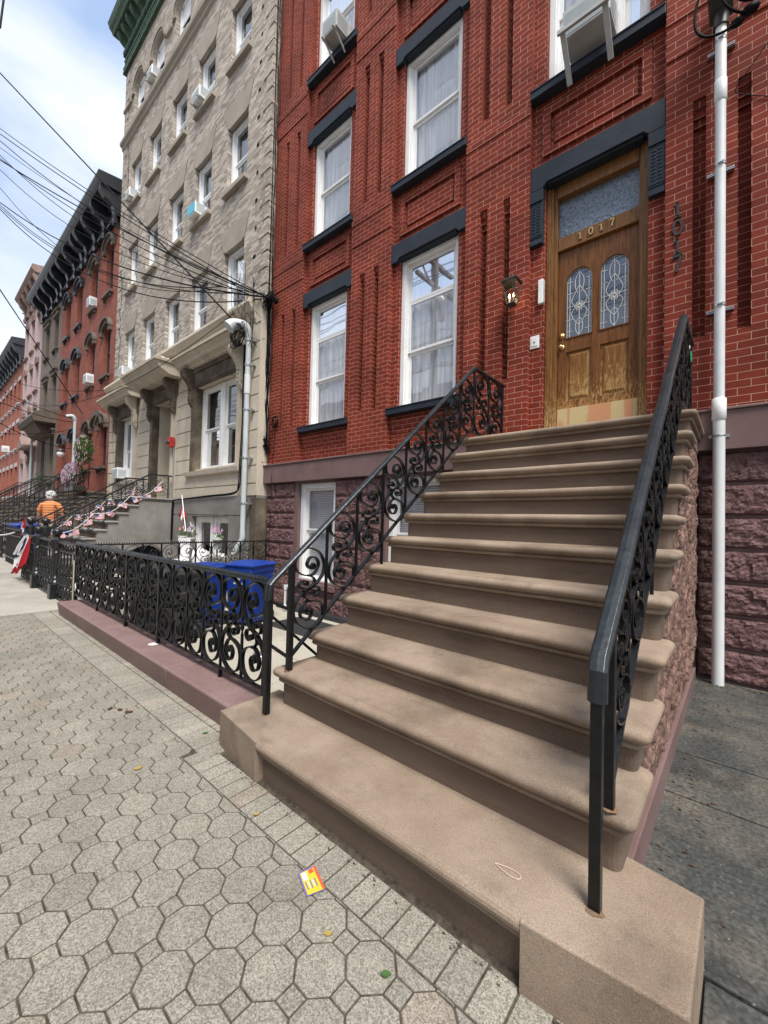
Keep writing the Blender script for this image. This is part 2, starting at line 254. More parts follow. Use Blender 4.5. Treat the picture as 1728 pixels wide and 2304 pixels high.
def flag_mat():
    m = bpy.data.materials.new('flag_cloth'); m.use_nodes = True; t = m.node_tree; n = t.nodes.new; l = t.links.new; b = t.nodes['Principled BSDF']; b.inputs['Roughness'].default_value = .8
    uv = n('ShaderNodeUVMap'); sp = n('ShaderNodeSeparateXYZ'); l(uv.outputs[0], sp.inputs[0])
    mu = n('ShaderNodeMath'); mu.operation = 'MULTIPLY'; mu.inputs[1].default_value = 6.5; l(sp.outputs[1], mu.inputs[0]); f = n('ShaderNodeMath'); f.operation = 'FRACT'; l(mu.outputs[0], f.inputs[0])
    gt = n('ShaderNodeMath'); gt.operation = 'GREATER_THAN'; gt.inputs[1].default_value = .5; l(f.outputs[0], gt.inputs[0])
    mx = n('ShaderNodeMixRGB'); mx.inputs[1].default_value = (.52, .12, .14, 1); mx.inputs[2].default_value = (.72, .66, .67, 1); l(gt.outputs[0], mx.inputs[0])
    a = n('ShaderNodeMath'); a.operation = 'LESS_THAN'; a.inputs[1].default_value = .42; l(sp.outputs[0], a.inputs[0]); c = n('ShaderNodeMath'); c.operation = 'GREATER_THAN'; c.inputs[1].default_value = .46; l(sp.outputs[1], c.inputs[0])
    an = n('ShaderNodeMath'); an.operation = 'MULTIPLY'; l(a.outputs[0], an.inputs[0]); l(c.outputs[0], an.inputs[1])
    m2 = n('ShaderNodeMixRGB'); m2.inputs[2].default_value = (.09, .12, .24, 1); l(an.outputs[0], m2.inputs[0]); l(mx.outputs[0], m2.inputs[1]); l(m2.outputs[0], b.inputs['Base Color']); MAT['flag_cloth'] = m
flag_mat()
mat('gold_copper', (.66, .33, .16), .42, .4, metal=.2, stain=((9, .6, .7, (1, 1, 1)),), col2=(.66, .52, .26), nscale=3.2, lo_=.48, hi_=.54, detail=1, streak=(3, 3, .3), bump=.1)
# ---------------------------------------------------------------- mesh helpers
class MB:
    def __init__(s): s.v = []; s.f = []; s.sm = []; s.uv = {}
    def add(s, vs, fs, smooth=False):
        o = len(s.v); s.v += [tuple(v) for v in vs]
        for f in fs: s.f.append(tuple(i+o for i in f)); s.sm.append(smooth)
        return s
    def box(s, x0, x1, y0, y1, z0, z1):
        return s.add([(x0, y0, z0), (x1, y0, z0), (x1, y1, z0), (x0, y1, z0), (x0, y0, z1), (x1, y0, z1), (x1, y1, z1), (x0, y1, z1)],
                     [(0, 3, 2, 1), (4, 5, 6, 7), (0, 1, 5, 4), (1, 2, 6, 5), (2, 3, 7, 6), (3, 0, 4, 7)])
    def obox(s, c, ux, uy, uz, hx, hy, hz):
        c, ux, uy, uz = Vector(c), Vector(ux).normalized(), Vector(uy).normalized(), Vector(uz).normalized()
        vs = [c+ux*a*hx+uy*b*hy+uz*d*hz for d in (-1, 1) for a, b in ((-1, -1), (1, -1), (1, 1), (-1, 1))]
        return s.add(vs, [(0, 3, 2, 1), (4, 5, 6, 7), (0, 1, 5, 4), (1, 2, 6, 5), (2, 3, 7, 6), (3, 0, 4, 7)])
    def bar(s, a, b, w, t, up=(0, 0, 1)):
        a, b = Vector(a), Vector(b); d = (b-a); u = Vector(up); x = d.cross(u)
        if x.length < 1e-5: x = d.cross(Vector((0, 1, 0)))
        x.normalize(); y = x.cross(d).normalized()
        return s.obox((a+b)/2, x, d, y, w/2, d.length/2, t/2)
    def prism(s, poly, axis, a0, a1):
        """poly: 2D points; axis 'x' -> (y,z), 'y' -> (x,z), 'z' -> (x,y)"""
        def P(p, a): return {'x': (a, p[0], p[1]), 'y': (p[0], a, p[1]), 'z': (p[0], p[1], a)}[axis]
        n = len(poly); vs = [P(p, a0) for p in poly]+[P(p, a1) for p in poly]
        fs = [tuple(range(n))[::-1], tuple(range(n, 2*n))]+[(i, (i+1) % n, n+(i+1) % n, n+i) for i in range(n)]
        return s.add(vs, fs)
    def tube(s, pts, r, n=8, cap=True, smooth=True):
        pts = [Vector(p) for p in pts]; rs = r if isinstance(r, (list, tuple)) else [r]*len(pts)
        rings = []; prev = None
        for i, p in enumerate(pts):
            t = (pts[min(i+1, len(pts)-1)]-pts[max(i-1, 0)])
            if t.length < 1e-9: t = Vector((0, 0, 1))
            t.normalize()
            if prev is None:
                a = Vector((0, 0, 1)) if abs(t.z) < .9 else Vector((1, 0, 0)); x = t.cross(a).normalized()
            else:
                x = prev-t*prev.dot(t)
                x = x.normalized() if x.length > 1e-6 else t.cross(Vector((1, 0, 0))).normalized()
            prev = x; y = t.cross(x)
            rings.append([p+(x*math.cos(2*math.pi*k/n)+y*math.sin(2*math.pi*k/n))*rs[i] for k in range(n)])
        vs = [v for q in rings for v in q]; fs = []
        for i in range(len(rings)-1):
            for k in range(n):
                fs.append((i*n+k, i*n+(k+1) % n, (i+1)*n+(k+1) % n, (i+1)*n+k))
        s.add(vs, fs, smooth)
        if cap: s.add(rings[0], [tuple(range(n))[::-1]]); s.add(rings[-1], [tuple(range(n))])
        return s
    def ribbon(s, pts, nrm, w, th):
        """flat bar: w across (along nrm), th thick, following pts in the plane with normal nrm"""
        pts = [Vector(p) for p in pts]; nv = Vector(nrm).normalized(); vs = []; m = len(pts)
        for i, p in enumerate(pts):
            t = (pts[min(i+1, m-1)]-pts[max(i-1, 0)]); t.normalize(); sd_ = nv.cross(t).normalized()
            vs += [p-sd_*th/2-nv*w/2, p+sd_*th/2-nv*w/2, p+sd_*th/2+nv*w/2, p-sd_*th/2+nv*w/2]
        fs = []
        for i in range(m-1):
            for k in range(4): fs.append((i*4+k, i*4+(k+1) % 4, i*4+4+(k+1) % 4, i*4+4+k))
        fs += [(3, 2, 1, 0), tuple(range(m*4-4, m*4))]
        return s.add(vs, fs)
    def lathe(s, prof, c, n=16, axis='z', smooth=True):
        vs = []; fs = []; cx, cy, cz = c
        for r, h in prof:
            for k in range(n):
                a = 2*math.pi*k/n; p = (r*math.cos(a), r*math.sin(a))
                vs.append({'z': (cx+p[0], cy+p[1], cz+h), 'y': (cx+p[0], cy+h, cz+p[1]), 'x': (cx+h, cy+p[0], cz+p[1])}[axis])
        for i in range(len(prof)-1):
            for k in range(n): fs.append((i*n+k, i*n+(k+1) % n, (i+1)*n+(k+1) % n, (i+1)*n+k))
        s.add(vs, fs, smooth)
        if prof[0][0] > 1e-4: s.add(vs[:n], [tuple(range(n))[::-1]])
        if prof[-1][0] > 1e-4: s.add(vs[-n:], [tuple(range(n))])
        return s
    def ball(s, c, r, n=10, m=8, sc=(1, 1, 1)):
        prof = [(max(1e-5, math.sin(math.pi*i/m)), -math.cos(math.pi*i/m)) for i in range(m+1)]
        o = len(s.v); s.lathe(prof, (0, 0, 0), n)
        for i in range(o, len(s.v)): v = s.v[i]; s.v[i] = (c[0]+v[0]*r*sc[0], c[1]+v[1]*r*sc[1], c[2]+v[2]*r*sc[2])
        return s
    def build(s, name, m, parent=None, bev=0, bseg=2, recalc=True, uvs=None, label=None):
        me = bpy.data.meshes.new(name); me.from_pydata(s.v, [], s.f); me.update()
        if recalc:
            bm = bmesh.new(); bm.from_mesh(me); bmesh.ops.recalc_face_normals(bm, faces=bm.faces); bm.to_mesh(me); bm.free()
        for p, q in zip(me.polygons, s.sm): p.use_smooth = q
        ul = me.uv_layers.new(name='UVMap')
        if uvs: 
            for i, lp in enumerate(me.loops): ul.data[i].uv = uvs[lp.vertex_index]
        else:
            for p in me.polygons:
                nx, ny, nz_ = abs(p.normal.x), abs(p.normal.y), abs(p.normal.z)
                for li in p.loop_indices:
                    v = me.vertices[me.loops[li].vertex_index].co
                    ul.data[li].uv = (v.y, v.z) if nx > ny and nx > nz_ else ((v.x, v.z) if ny >= nz_ else (v.x, v.y))
        me.materials.append(MAT[m]); o = bpy.data.objects.new(name, me); COL.objects.link(o)
        if bev:
            b = o.modifiers.new('bevel', 'BEVEL'); b.width = bev; b.segments = bseg; b.limit_method = 'ANGLE'; b.angle_limit = R(35); b.harden_normals = False
        if parent:
            o.parent = parent; P = parent; off = Vector((0, 0, 0))
            while P: off += P.location; P = P.parent
            o.location = -off
        if label: o['label'] = label
        return o
def tag(o, label, cat, group=None):
    o['label'] = label; o['category'] = cat
    if group: o['group'] = group
    return o
def thing(name, loc, label, cat, group=None):
    o = bpy.data.objects.new(name, None); o.empty_display_size = .1; COL.objects.link(o); o.location = loc
    return tag(o, label, cat, group)
def struct(o): o['kind'] = 'structure'; return o
def copy_tree(o, parent=None):
    c = o.copy(); COL.objects.link(c)
    if parent: c.parent = parent
    for ch in [q for q in bpy.data.objects if q.parent == o]: copy_tree(ch, c)
    return c
def relief(mb, rects, hole_y):
    """front surface facing -y built from painted rects (x0,x1,z0,z1,depth y or None=opening)"""
    xs = sorted({round(r[0], 4) for r in rects} | {round(r[1], 4) for r in rects}); zs = sorted({round(r[2], 4) for r in rects} | {round(r[3], 4) for r in rects})
    nx, nz_ = len(xs)-1, len(zs)-1; G = [[-1]*nz_ for _ in range(nx)]
    for x0, x1, z0, z1, d in rects:
        for i in range(nx):
            if xs[i] >= x0-1e-4 and xs[i+1] <= x1+1e-4:
                for j in range(nz_):
                    if zs[j] >= z0-1e-4 and zs[j+1] <= z1+1e-4: G[i][j] = d
    dep = lambda d: hole_y if d is None else d
    for i in range(nx):
        j = 0
        while j < nz_:
            d = G[i][j]; k = j
            while k+1 < nz_ and G[i][k+1] == d: k += 1
            if d != -1 and d is not None:
                mb.add([(xs[i], d, zs[j]), (xs[i+1], d, zs[j]), (xs[i+1], d, zs[k+1]), (xs[i], d, zs[k+1])], [(0, 1, 2, 3)])
            j = k+1
    for i in range(nx-1):
        j = 0
        while j < nz_:
            a, b = G[i][j], G[i+1][j]; k = j
            while k+1 < nz_ and G[i][k+1] == a and G[i+1][k+1] == b: k += 1
            if a != b and a != -1 and b != -1:
                x = xs[i+1]; f = (0, 1, 2, 3) if dep(a) < dep(b) else (3, 2, 1, 0)
                mb.add([(x, dep(a), zs[j]), (x, dep(b), zs[j]), (x, dep(b), zs[k+1]), (x, dep(a), zs[k+1])], [f])
            j = k+1
    for j in range(nz_-1):
        for i in range(nx):
            a, b = G[i][j], G[i][j+1]
            if a != b and a != -1 and b != -1:
                z = zs[j+1]; f = (0, 1, 2, 3) if dep(a) < dep(b) else (3, 2, 1, 0)
                mb.add([(xs[i], dep(a), z), (xs[i+1], dep(a), z), (xs[i+1], dep(b), z), (xs[i], dep(b), z)], [f])
    return mb
def spline(ctrl, per=5):
    """Catmull-Rom through 2D control points"""
    out_ = []; n = len(ctrl)
    for i in range(n-1):
        p0 = ctrl[max(i-1, 0)]; p1 = ctrl[i]; p2 = ctrl[i+1]; p3 = ctrl[min(i+2, n-1)]
        for k in range(per):
            t = k/per
            out_.append(tuple(.5*((2*p1[d])+(-p0[d]+p2[d])*t+(2*p0[d]-5*p1[d]+4*p2[d]-p3[d])*t*t+(-p0[d]+3*p1[d]-3*p2[d]+p3[d])*t**3) for d in range(len(p1))))
    out_.append(tuple(ctrl[-1])); return out_
# ================================================================ GROUND
g = MB(); g.add([(-400, -300, -.55), (300, -300, -.55), (300, 400, -.55), (-400, 400, -.55)], [(0, 1, 2, 3)]); struct(g.build('street_ground', 'street'))
g = MB(); g.add([(-7.34, -2.4, -.0045), (3, -2.4, -.0045), (3, 1.38, -.0045), (-7.34, 1.38, -.0045)], [(0, 1, 2, 3)]); struct(g.build('paving_bed', 'joint_sand'))
def clip(poly, f):
    out_ = []
    for i in range(len(poly)):
        a, b = poly[i], poly[(i+1) % len(poly)]; fa, fb = f(a), f(b)
        if fa >= 0: out_.append(a)
        if fa*fb < 0: t = fa/(fa-fb); out_.append((a[0]+(b[0]-a[0])*t, a[1]+(b[1]-a[1])*t))
    return out_
def area(p): return .5*sum(p[i][0]*p[(i+1) % len(p)][1]-p[(i+1) % len(p)][0]*p[i][1] for i in range(len(p)))
PV = []  # (verts, faces, tone)
pv_v, pv_f, pv_t = [], [], []
def paver(poly, tone, gap=.0028, bev=.003, dz=0):
    if len(poly) < 3 or abs(area(poly)) < .0004: return
    if area(poly) < 0: poly = poly[::-1]
    cx = sum(p[0] for p in poly)/len(poly); cy = sum(p[1] for p in poly)/len(poly)
    def inset(d):
        res = []; n = len(poly)
        for i in range(n):
            p0, p1, p2 = Vector(poly[i-1]), Vector(poly[i]), Vector(poly[(i+1) % n])
            e1 = (p1-p0); e2 = (p2-p1)
            if e1.length < 1e-6 or e2.length < 1e-6: res.append(tuple(p1)); continue
            e1.normalize(); e2.normalize(); n1 = Vector((-e1.y, e1.x)); n2 = Vector((-e2.y, e2.x)); b = n1+n2
            if b.length < .2: b = n1
            b = b/ max(.5, b.dot(n1)); res.append((p1.x+b.x*d, p1.y+b.y*d))
        return res
    tx, ty = random.uniform(-.006, .006), random.uniform(-.006, .006); h = dz+random.uniform(-.0012, .0012)
    Z = lambda p, o: h+o+(p[0]-cx)*tx+(p[1]-cy)*ty
    o = len(pv_v); n = len(poly); a = inset(gap); b = inset(gap+bev*.45); c = inset(gap+bev)
    pv_v.extend([(p[0], p[1], -.012) for p in a]+[(p[0], p[1], Z(p, -.004)) for p in a]+[(p[0], p[1], Z(p, -.001)) for p in b]+[(p[0], p[1], Z(p, 0)) for p in c])
    for k in range(3):
        for i in range(n): pv_f.append((o+k*n+i, o+k*n+(i+1) % n, o+(k+1)*n+(i+1) % n, o+(k+1)*n+i)); pv_t.append(tone)
    pv_f.append(tuple(o+3*n+i for i in range(n))); pv_t.append(tone)
def tone():
    t = random.gauss(1, .04); q = random.random()
    return (t*(1.05 if q < .05 else 1), t*(.98 if q < .05 else 1), t*(.96 if q < .05 else 1))
D = .2182; PIT = D/math.sqrt(2); OCT = []; k_ = PIT/2*math.tan(math.pi/8)
for sx_, sy_ in ((1, k_/(PIT/2)),): pass
hp = PIT/2
octp = [(hp, -k_), (hp, k_), (k_, hp), (-k_, hp), (-hp, k_), (-hp, -k_), (-k_, -hp), (k_, -hp)]
sq = (hp-k_)*math.sqrt(2)/2
c45 = math.cos(math.pi/4)
rot = lambda p: (c45*(p[0]-p[1]), c45*(p[0]+p[1]))
def edge_y(x): return 1.148 if x < -2.385 else 1.066
for i in range(-60, 60):
    for j in range(-60, 60):
        # lattice in rotated frame: pitch PIT, squares at half offsets
        bx, by = rot((i*PIT, j*PIT)); cx, cy = -1.7256+bx, .981+by
        for kind in (0, 1):
            if kind == 1: qx, qy = rot((PIT/2, PIT/2)); px_, py_ = cx+qx, cy+qy
            else: px_, py_ = cx, cy
            if not (-7.45 < px_ < 1.6 and -2.3 < py_ < 1.25): continue
            if kind == 0: poly = [(px_+rot(p)[0], py_+rot(p)[1]) for p in octp]
            else:
                s_ = hp-k_; poly = [(px_+rot(p)[0], py_+rot(p)[1]) for p in ((s_, 0), (0, s_), (-s_, 0), (0, -s_))]
            ye = edge_y(px_)
            poly = clip(poly, lambda p: ye-p[1]); poly = clip(poly, lambda p: p[0]+7.33) if poly else poly
            if poly: paver(poly, tone())
x = -7.32
while x < -2.39:
    K_ = random.uniform(1.02, 1.15); w = .0985; paver([(x, 1.15), (x+w, 1.15), (x+w, 1.345), (x, 1.345)], tuple(c*K_ for c in tone())); 
    paver([(x, 1.347), (x+w, 1.347), (x+w, 1.43), (x, 1.43)], tuple(c*K_ for c in tone()), dz=-.002); x += .1
x = -2.38
while x < 1.5:
    K_ = random.uniform(1.02, 1.15); w = .0985; b = 1.226 if x > -2.3 else 1.30
    paver([(x, 1.068), (x+w, 1.068), (x+w, b+.008), (x, b+.008)], tuple(c*K_ for c in tone())); x += .1
me = bpy.data.meshes.new('sidewalk'); me.from_pydata(pv_v, [], pv_f); me.update(); me.materials.append(MAT['paver'])
ca = me.color_attributes.new('tone', 'FLOAT_COLOR', 'CORNER')
for p, t in zip(me.polygons, pv_t):
    for li in p.loop_indices: ca.data[li].color = (*t, 1)
sw = bpy.data.objects.new('sidewalk', me); COL.objects.link(sw); struct(sw)
# concrete pavement of the neighbours, flag by flag with scored joints
g = MB(); xx = -7.36
for i in range(30):
    w = 1.55; 
    for (ya, yb) in ((-2.4, .55), (.556, 2.2)): g.box(xx-w+.008, xx, ya, yb, -.10, random.uniform(-.004, .004))
    xx -= w
struct(g.build('concrete_sidewalk', 'concrete', bev=.004))
g = MB()
for (a, b, c, d) in ((-7.25, -5.3, 1.66, 3.1), (-5.29, -3.6, 1.66, 3.1), (-3.59, -2.0, 1.66, 3.1), (-7.25, -5.0, 3.11, 4.9), (-4.99, -2.0, 3.11, 4.9)): g.box(a, b, c, d, -.5, -.31)
struct(g.build('yard_floor', 'yard_concrete', bev=.003))
g = MB(); g.box(-18, -7.26, 2.21, 4.75, -.3, -.06); struct(g.build('yard_floor', 'yard_concrete'))
g = MB(); g.box(-80, -18.01, 2.21, 5.2, -.1, .02); struct(g.build('yard_floor', 'concrete'))
g = MB(); g.box(-90, 20, -10.5, -2.42, -.54, -.13); struct(g.build('road', 'street'))
g = MB(); g.box(-90, 20, -2.41, -2.25, -.5, .012); struct(g.build('kerb', 'granite', bev=.01))
g = MB(); g.box(-90, 20, -13.2, -10.51, -.5, .01); struct(g.build('far_sidewalk', 'concrete'))
# bluestone slabs beside the stoop
g = MB()
ys = [-.2, .62, 1.645, 2.648, 3.155, 3.95, 4.86]
random.seed(3)
g.box(-.07, 2.2, 1.0, 1.64, -.1, -.004)
for a, b in zip(ys[2:], ys[3:]):
    for (c, d) in ((-.32, .98), (.99, 2.2)): g.box(c+.007, d, a+.007, b-.006, -.1, random.uniform(-.003, .005))
struct(g.build('bluestone_path', 'bluestone', bev=.005))
g = MB(); g.box(-.33, 2.3, 1.2, 4.87, -.1, -.014); struct(g.build('path_bed', 'dark_room'))
# ================================================================ RED BRICK HOUSE
PF, BF, SF = 4.85, 4.93, 4.965        # pilaster face, bay face, slot back
H = thing('brick_house', (-2.8, 5.0, 0), 'red brick row house with slate blue lintels and brown front door above the stoop', 'house')
PIL = [(-7.42, -6.40), (-5.05, -4.17), (-2.83, -1.94), (-.555, .36)]
BAY = [(-6.40, -5.05), (-4.17, -2.83), (-1.94, -.555), (.36, 1.7)]
FL = [(3.14, 5.50), (6.68, 8.71), (9.96, 12.0)]
OP = [(-6.27, -5.235), (-4.035, -2.985), (-1.78, -.71), (.49, 1.54)]
SLOTS = [(-7.075, -6.975), (-6.72, -6.615), (-4.85, -4.73), (-4.53, -4.42), (-2.615, -2.505), (-2.285, -2.19), (-.335, -.235), (-.005, .09)]
rects = [(-7.42, 2.4, 2.49, 13.6, PF)]
for a, b in BAY: rects.append((a, b, 2.49, 13.6, BF))
for za, zb in ((3.19, 5.535), (6.765, 9.13), (10.05, 12.4)):
    for a, b in SLOTS:
        rects.append((a, b, za, zb, SF))
        for q, (h, d) in enumerate(((.075, .028), (.15, .056), (.225, .084))): rects.append((a, b, zb-h, zb-h+.075, PF+d))
        rects.append((a, b, za, za+.05, PF+.055))
for a, b in PIL+[(1.7, 2.4)]:
    rects.append((a, b, 6.06, 6.43, PF-.014)); rects.append((a, b, 6.43, 6.52, PF-.026)); rects.append((a, b, 9.35, 9.72, PF-.014)); rects.append((a, b, 9.72, 9.8, PF-.026))
    rects.append((a, b, 12.6, 13.6, PF-.014))
for bi, (a, b) in enumerate(BAY):
    for za, zb in ((5.86, 6.44), (8.98+.10, 9.70)):
        i = .13
        rects += [(a+i, b-i, za, zb, BF-.03), (a+i+.09, b-i-.09, za+.075, zb-.075, BF+.02), (a+i+.13, b-i-.13, za+.14, zb-.11, BF+.0)]
    if bi != 2:
        for q in range(3): rects.append((a+.05+.0*q, b-.03, 2.75+q*.07, 2.82+q*.07, BF-.012*(q+1)))
for bi, (a, b) in enumerate(OP):
    for fi, (za, zb) in enumerate(FL):
        if bi == 2 and fi == 0: rects.append((a, b, 2.49, 5.50, None)); continue
        rects.append((a, b, za, zb, None))
w = relief(MB(), rects, 5.16)
w.box(-7.42, 2.4, 5.3, 12, 0, 13.6)
w.box(-7.42, -7.40, PF+.012, 5.3, 2.49, 13.6); w.box(2.38, 2.4, PF+.012, 5.3, 0, 13.6)
w.build('wall', 'red_brick', H)
# belt course, basement
b = MB(); b.box(-7.44, -2.2, 4.775, 5.0, 2.10, 2.455); b.box(-.30, 2.4, 4.775, 5.0, 2.10, 2.455); b.box(-2.2, -.3, 4.80, 5.0, 2.10, 2.48)
b.prism([(4.755, 2.455), (4.755, 2.475), (4.84, 2.497), (5.0, 2.497), (5.0, 2.455)], 'x', -7.45, -2.2); b.prism([(4.755, 2.455), (4.755, 2.475), (4.84, 2.497), (5.0, 2.497), (5.0, 2.455)], 'x', -.30, 2.4)
b.build('belt_course', 'purple_paint', H, bev=.004)
BW = [(-6.36, -5.34), (-4.14, -3.10)]
r = [(-7.42, 2.4, -.4, 2.10, 4.885)]
for a, c in BW: r += [(a-.10, c+.0, .12, 2.10, 4.86), (a, c, .25, 2.06, None)]
b = relief(MB(), r, 5.16)
b.box(-6.5, -5.25, 4.80, 4.95, .13, .22); b.box(-4.28, -3.0, 4.80, 4.95, .13, .22)
b.build('basement_wall', 'purple_paint', H)
BB = {k: MB() for k in (-7.41, -5.33, -3.09, -.3)}; random.seed(11)
def facet(x, z, sc, seed):
    from mathutils import noise
    d, pts = noise.voronoi(Vector((x*sc, z*sc*1.25, seed)))
    c = pts[0]; tx = math.sin(c.x*12.9+c.y*78.2)*1.0; tz = math.sin(c.x*39.3+c.y*11.1); h = math.sin(c.x*7.7+c.y*23.3+seed)
    return h*.35+(x*sc-c.x)*tx*.55+(z*sc*1.25-c.y)*tz*.75
def rock(mb, x0, x1, z0, z1, y, dep):
    nx, nz_ = max(6, int((x1-x0)/.021)), max(6, int((z1-z0)/.021)); sdx = random.uniform(0, 9)
    from mathutils import noise
    vs = []
    for j in range(nz_+1):
        for i in range(nx+1):
            u, v = i/nx, j/nz_; px_, pz = x0+(x1-x0)*u, z0+(z1-z0)*v
            e = min(u*(x1-x0), (1-u)*(x1-x0), v*(z1-z0), (1-v)*(z1-z0)); f = min(1, e/.03)**.6
            q = facet(px_, pz, 7.5, sdx)*.42+facet(px_, pz, 19, sdx+3)*.20+noise.noise(Vector((px_*45, pz*52, sdx)))*.10
            vs.append((px_, y+.012-f*max(.012, .012+dep*(.60+q*.85)), pz))
    mb.add(vs, [(j*(nx+1)+i, j*(nx+1)+i+1, (j+1)*(nx+1)+i+1, (j+1)*(nx+1)+i) for j in range(nz_) for i in range(nx)])
ch = 2.095/7
for row in range(-1, 7):
    z0, z1 = row*ch+.009, (row+1)*ch-.009
    for a, c in ((-7.41, -6.47), (-5.33, -4.25), (-3.09, -2.05), (-.3, 2.4)):
        b = BB[a]; x = a; first = True
        while x < c-.05:
            wd = random.uniform(.30, .62) if a < -1 else random.uniform(.75, 1.2)
            if first and row % 2: wd *= .6
            first = False
            e = min(c, x+wd)
            if c-e < .2: e = c
            rock(b, x+.008, e-.008, z0, z1, 4.875, .052); x = e
    for (a, c), b in zip(BW, (BB[-7.41], BB[-5.33])):
        if z1 < .13: rock(b, a-.1, c+.1, z0-.03, z1, 4.875, .05)
        elif z1 < .4: rock(b, a-.1, c+.1, z0, .12, 4.875, .04)
for b in BB.values(): b.build('stone_facing', 'purple_stone', H)
# lintels and sills
def lintel(a, c, z0, z1, H_, end=.13):
    m = MB(); m.prism([(a+.002, z0), (a+end, z0), (a+end+.045, z0+.05), (c-end-.045, z0+.05), (c-end, z0), (c-.002, z0), (c-.002, z1), (a+.002, z1)], 'y', 4.862, 5.14)
    m.box(a+end+.05, c-end-.05, 4.89, 5.10, z0+.025, z0+.0495)
    return m.build('lintel', 'slate_paint', H_, bev=.004)
def sill(a, c, z1, H_):
    m = MB(); m.box(a+.004, c-.004, 4.80, 5.12, z1-.115, z1-.03); m.prism([(4.79, z1-.03), (4.79, z1-.012), (5.12, z1), (5.12, z1-.03)], 'x', a+.004, c-.004)
    return m.build('sill', 'slate_paint', H_, bev=.004)
for bi, (a, c) in enumerate(BAY):
    lintel(a, c, 5.452, 5.738, H, .15 if bi == 2 else .12)
    lintel(a, c, 8.665, 8.945, H); lintel(a, c, 11.95, 12.25, H)
    if bi != 2: sill(a, c, 3.145, H)
    sill(a, c, 6.685, H); sill(a, c, 9.965, H)
def sash_window(P, x0, x1, z0, z1, yf, mids, frame='white_paint', inner='lace', pane='glass', fw=.075, sw=.045, name='window', blind=False, room='dim_room', dep=.15, thick=True, right_hidden=False):
    """mids: list of z of horizontal divisions. yf = front of frame"""
    m = MB(); m.box(x0, x0+fw, yf, yf+dep, z0, z1); m.box(x1-fw, x1, yf, yf+dep, z0, z1); m.box(x0+fw, x1-fw, yf, yf+dep, z1-fw, z1); m.box(x0+fw, x1-fw, yf, yf+dep, z0, z0+.035)
    if thick: m.box(x0+fw, x0+fw+.02, yf+.03, yf+dep, z0+.035, z1-fw); m.box(x1-fw-.02, x1-fw, yf+.03, yf+dep, z0+.035, z1-fw)
    W_ = m.build(name, frame, P, bev=.003)
    zz = [z0+.035]+mids+[z1-fw]; a, c = x0+fw+(.02 if thick else 0), x1-fw-(.02 if thick else 0)
    for k in range(len(zz)-1):
        y = yf+.065+(.03 if k == 0 and len(zz) > 2 else 0) if True else 0
        s_ = MB(); za, zb = zz[k]+(.0 if k == 0 else .002), zz[k+1]-.002
        s_.box(a, a+sw, y, y+.035, za, zb); s_.box(c-sw, c, y, y+.035, za, zb); s_.box(a+sw, c-sw, y, y+.035, zb-sw*.9, zb); s_.box(a+sw, c-sw, y, y+.035, za, za+sw*(1.1 if k == 0 else .8))
        so = s_.build('sash', frame, W_, bev=.002)
        p = MB(); p.add([(a+sw, y+.016, za+sw*.8), (c-sw, y+.016, za+sw*.8), (c-sw, y+.016, zb-sw*.9), (a+sw, y+.016, zb-sw*.9)], [(0, 1, 2, 3)]); p.build('pane', pane, W_)
    if inner:
        n = 60; q = MB(); vs = []
        for i in range(n+1):
            u = i/n; xx_ = a+(c-a)*u; vs += [(xx_, yf+dep+.0+.010*math.sin(u*34+math.sin(u*9)*2), z0), (xx_, yf+dep+.0+.010*math.sin(u*34+math.sin(u*9)*2), z1)]
        q.add(vs, [(2*i, 2*i+2, 2*i+3, 2*i+1) for i in range(n)], True); q.build('curtain', inner, W_, recalc=False)
    if blind:
        q = MB(); z = z0+.05
        while z < z1-.05: q.obox(((a+c)/2, yf+.135, z), (1, 0, 0), (0, .45, .9), (0, -.9, .45), (c-a)/2, .0165, .0012); z += .034
        q.build('blind', 'lens_white', W_)
    rm = MB(); rm.box(x0-.02, x1+.02, yf+dep+.30, yf+dep+.32, z0-.05, z1+.05); rm.build('room', room, W_)
    return W_
YW = 4.985
wd = {}
for bi in (0, 1, 3):
    a, c = OP[bi]
    wd[bi, 0] = sash_window(H, a+.003, c-.003, 3.147, 5.497, YW, [4.02, 4.82])
    wd[bi, 1] = sash_window(H, a+.003, c-.003, 6.687, 8.705, YW, [7.70])
    wd[bi, 2] = sash_window(H, a+.003, c-.003, 9.967, 11.99, YW, [11.0])
# double window above the door
a, c = OP[2]
wd[2, 1] = sash_window(H, a+.003, c-.33, 6.687, 8.705, YW, [7.62]); sash_window(H, c-.325, c-.003, 6.687, 8.705, YW, [7.35, 7.62], fw=.05)
sash_window(H, a+.003, c-.003, 9.967, 11.99, YW, [11.0])
for bi in (0, 1):
    a, c = OP[bi]
    for (z0, z1) in ((7.72, 8.05), (8.12, 8.5), (7.1, 7.6)):
        q = MB(); xm = (a+c)/2+.12
        for k in range(2):
            q.box(xm-.17+k*.18, xm-.155+k*.18, YW+.128, YW+.134, z0, z1); q.box(xm-.03+k*.18, xm-.015+k*.18, YW+.128, YW+.134, z0, z1)
            z = z0
            while z < z1: q.box(xm-.155+k*.18, xm-.03+k*.18, YW+.129, YW+.133, z, z+.012); z += .026
        q.build('shutter', 'lens_white', wd[bi, 1])
for a, c in BW: sash_window(H, a+.003, c-.003, .253, 2.055, 4.93, [1.17], blind=True, inner=None, pane='glass', fw=.09)
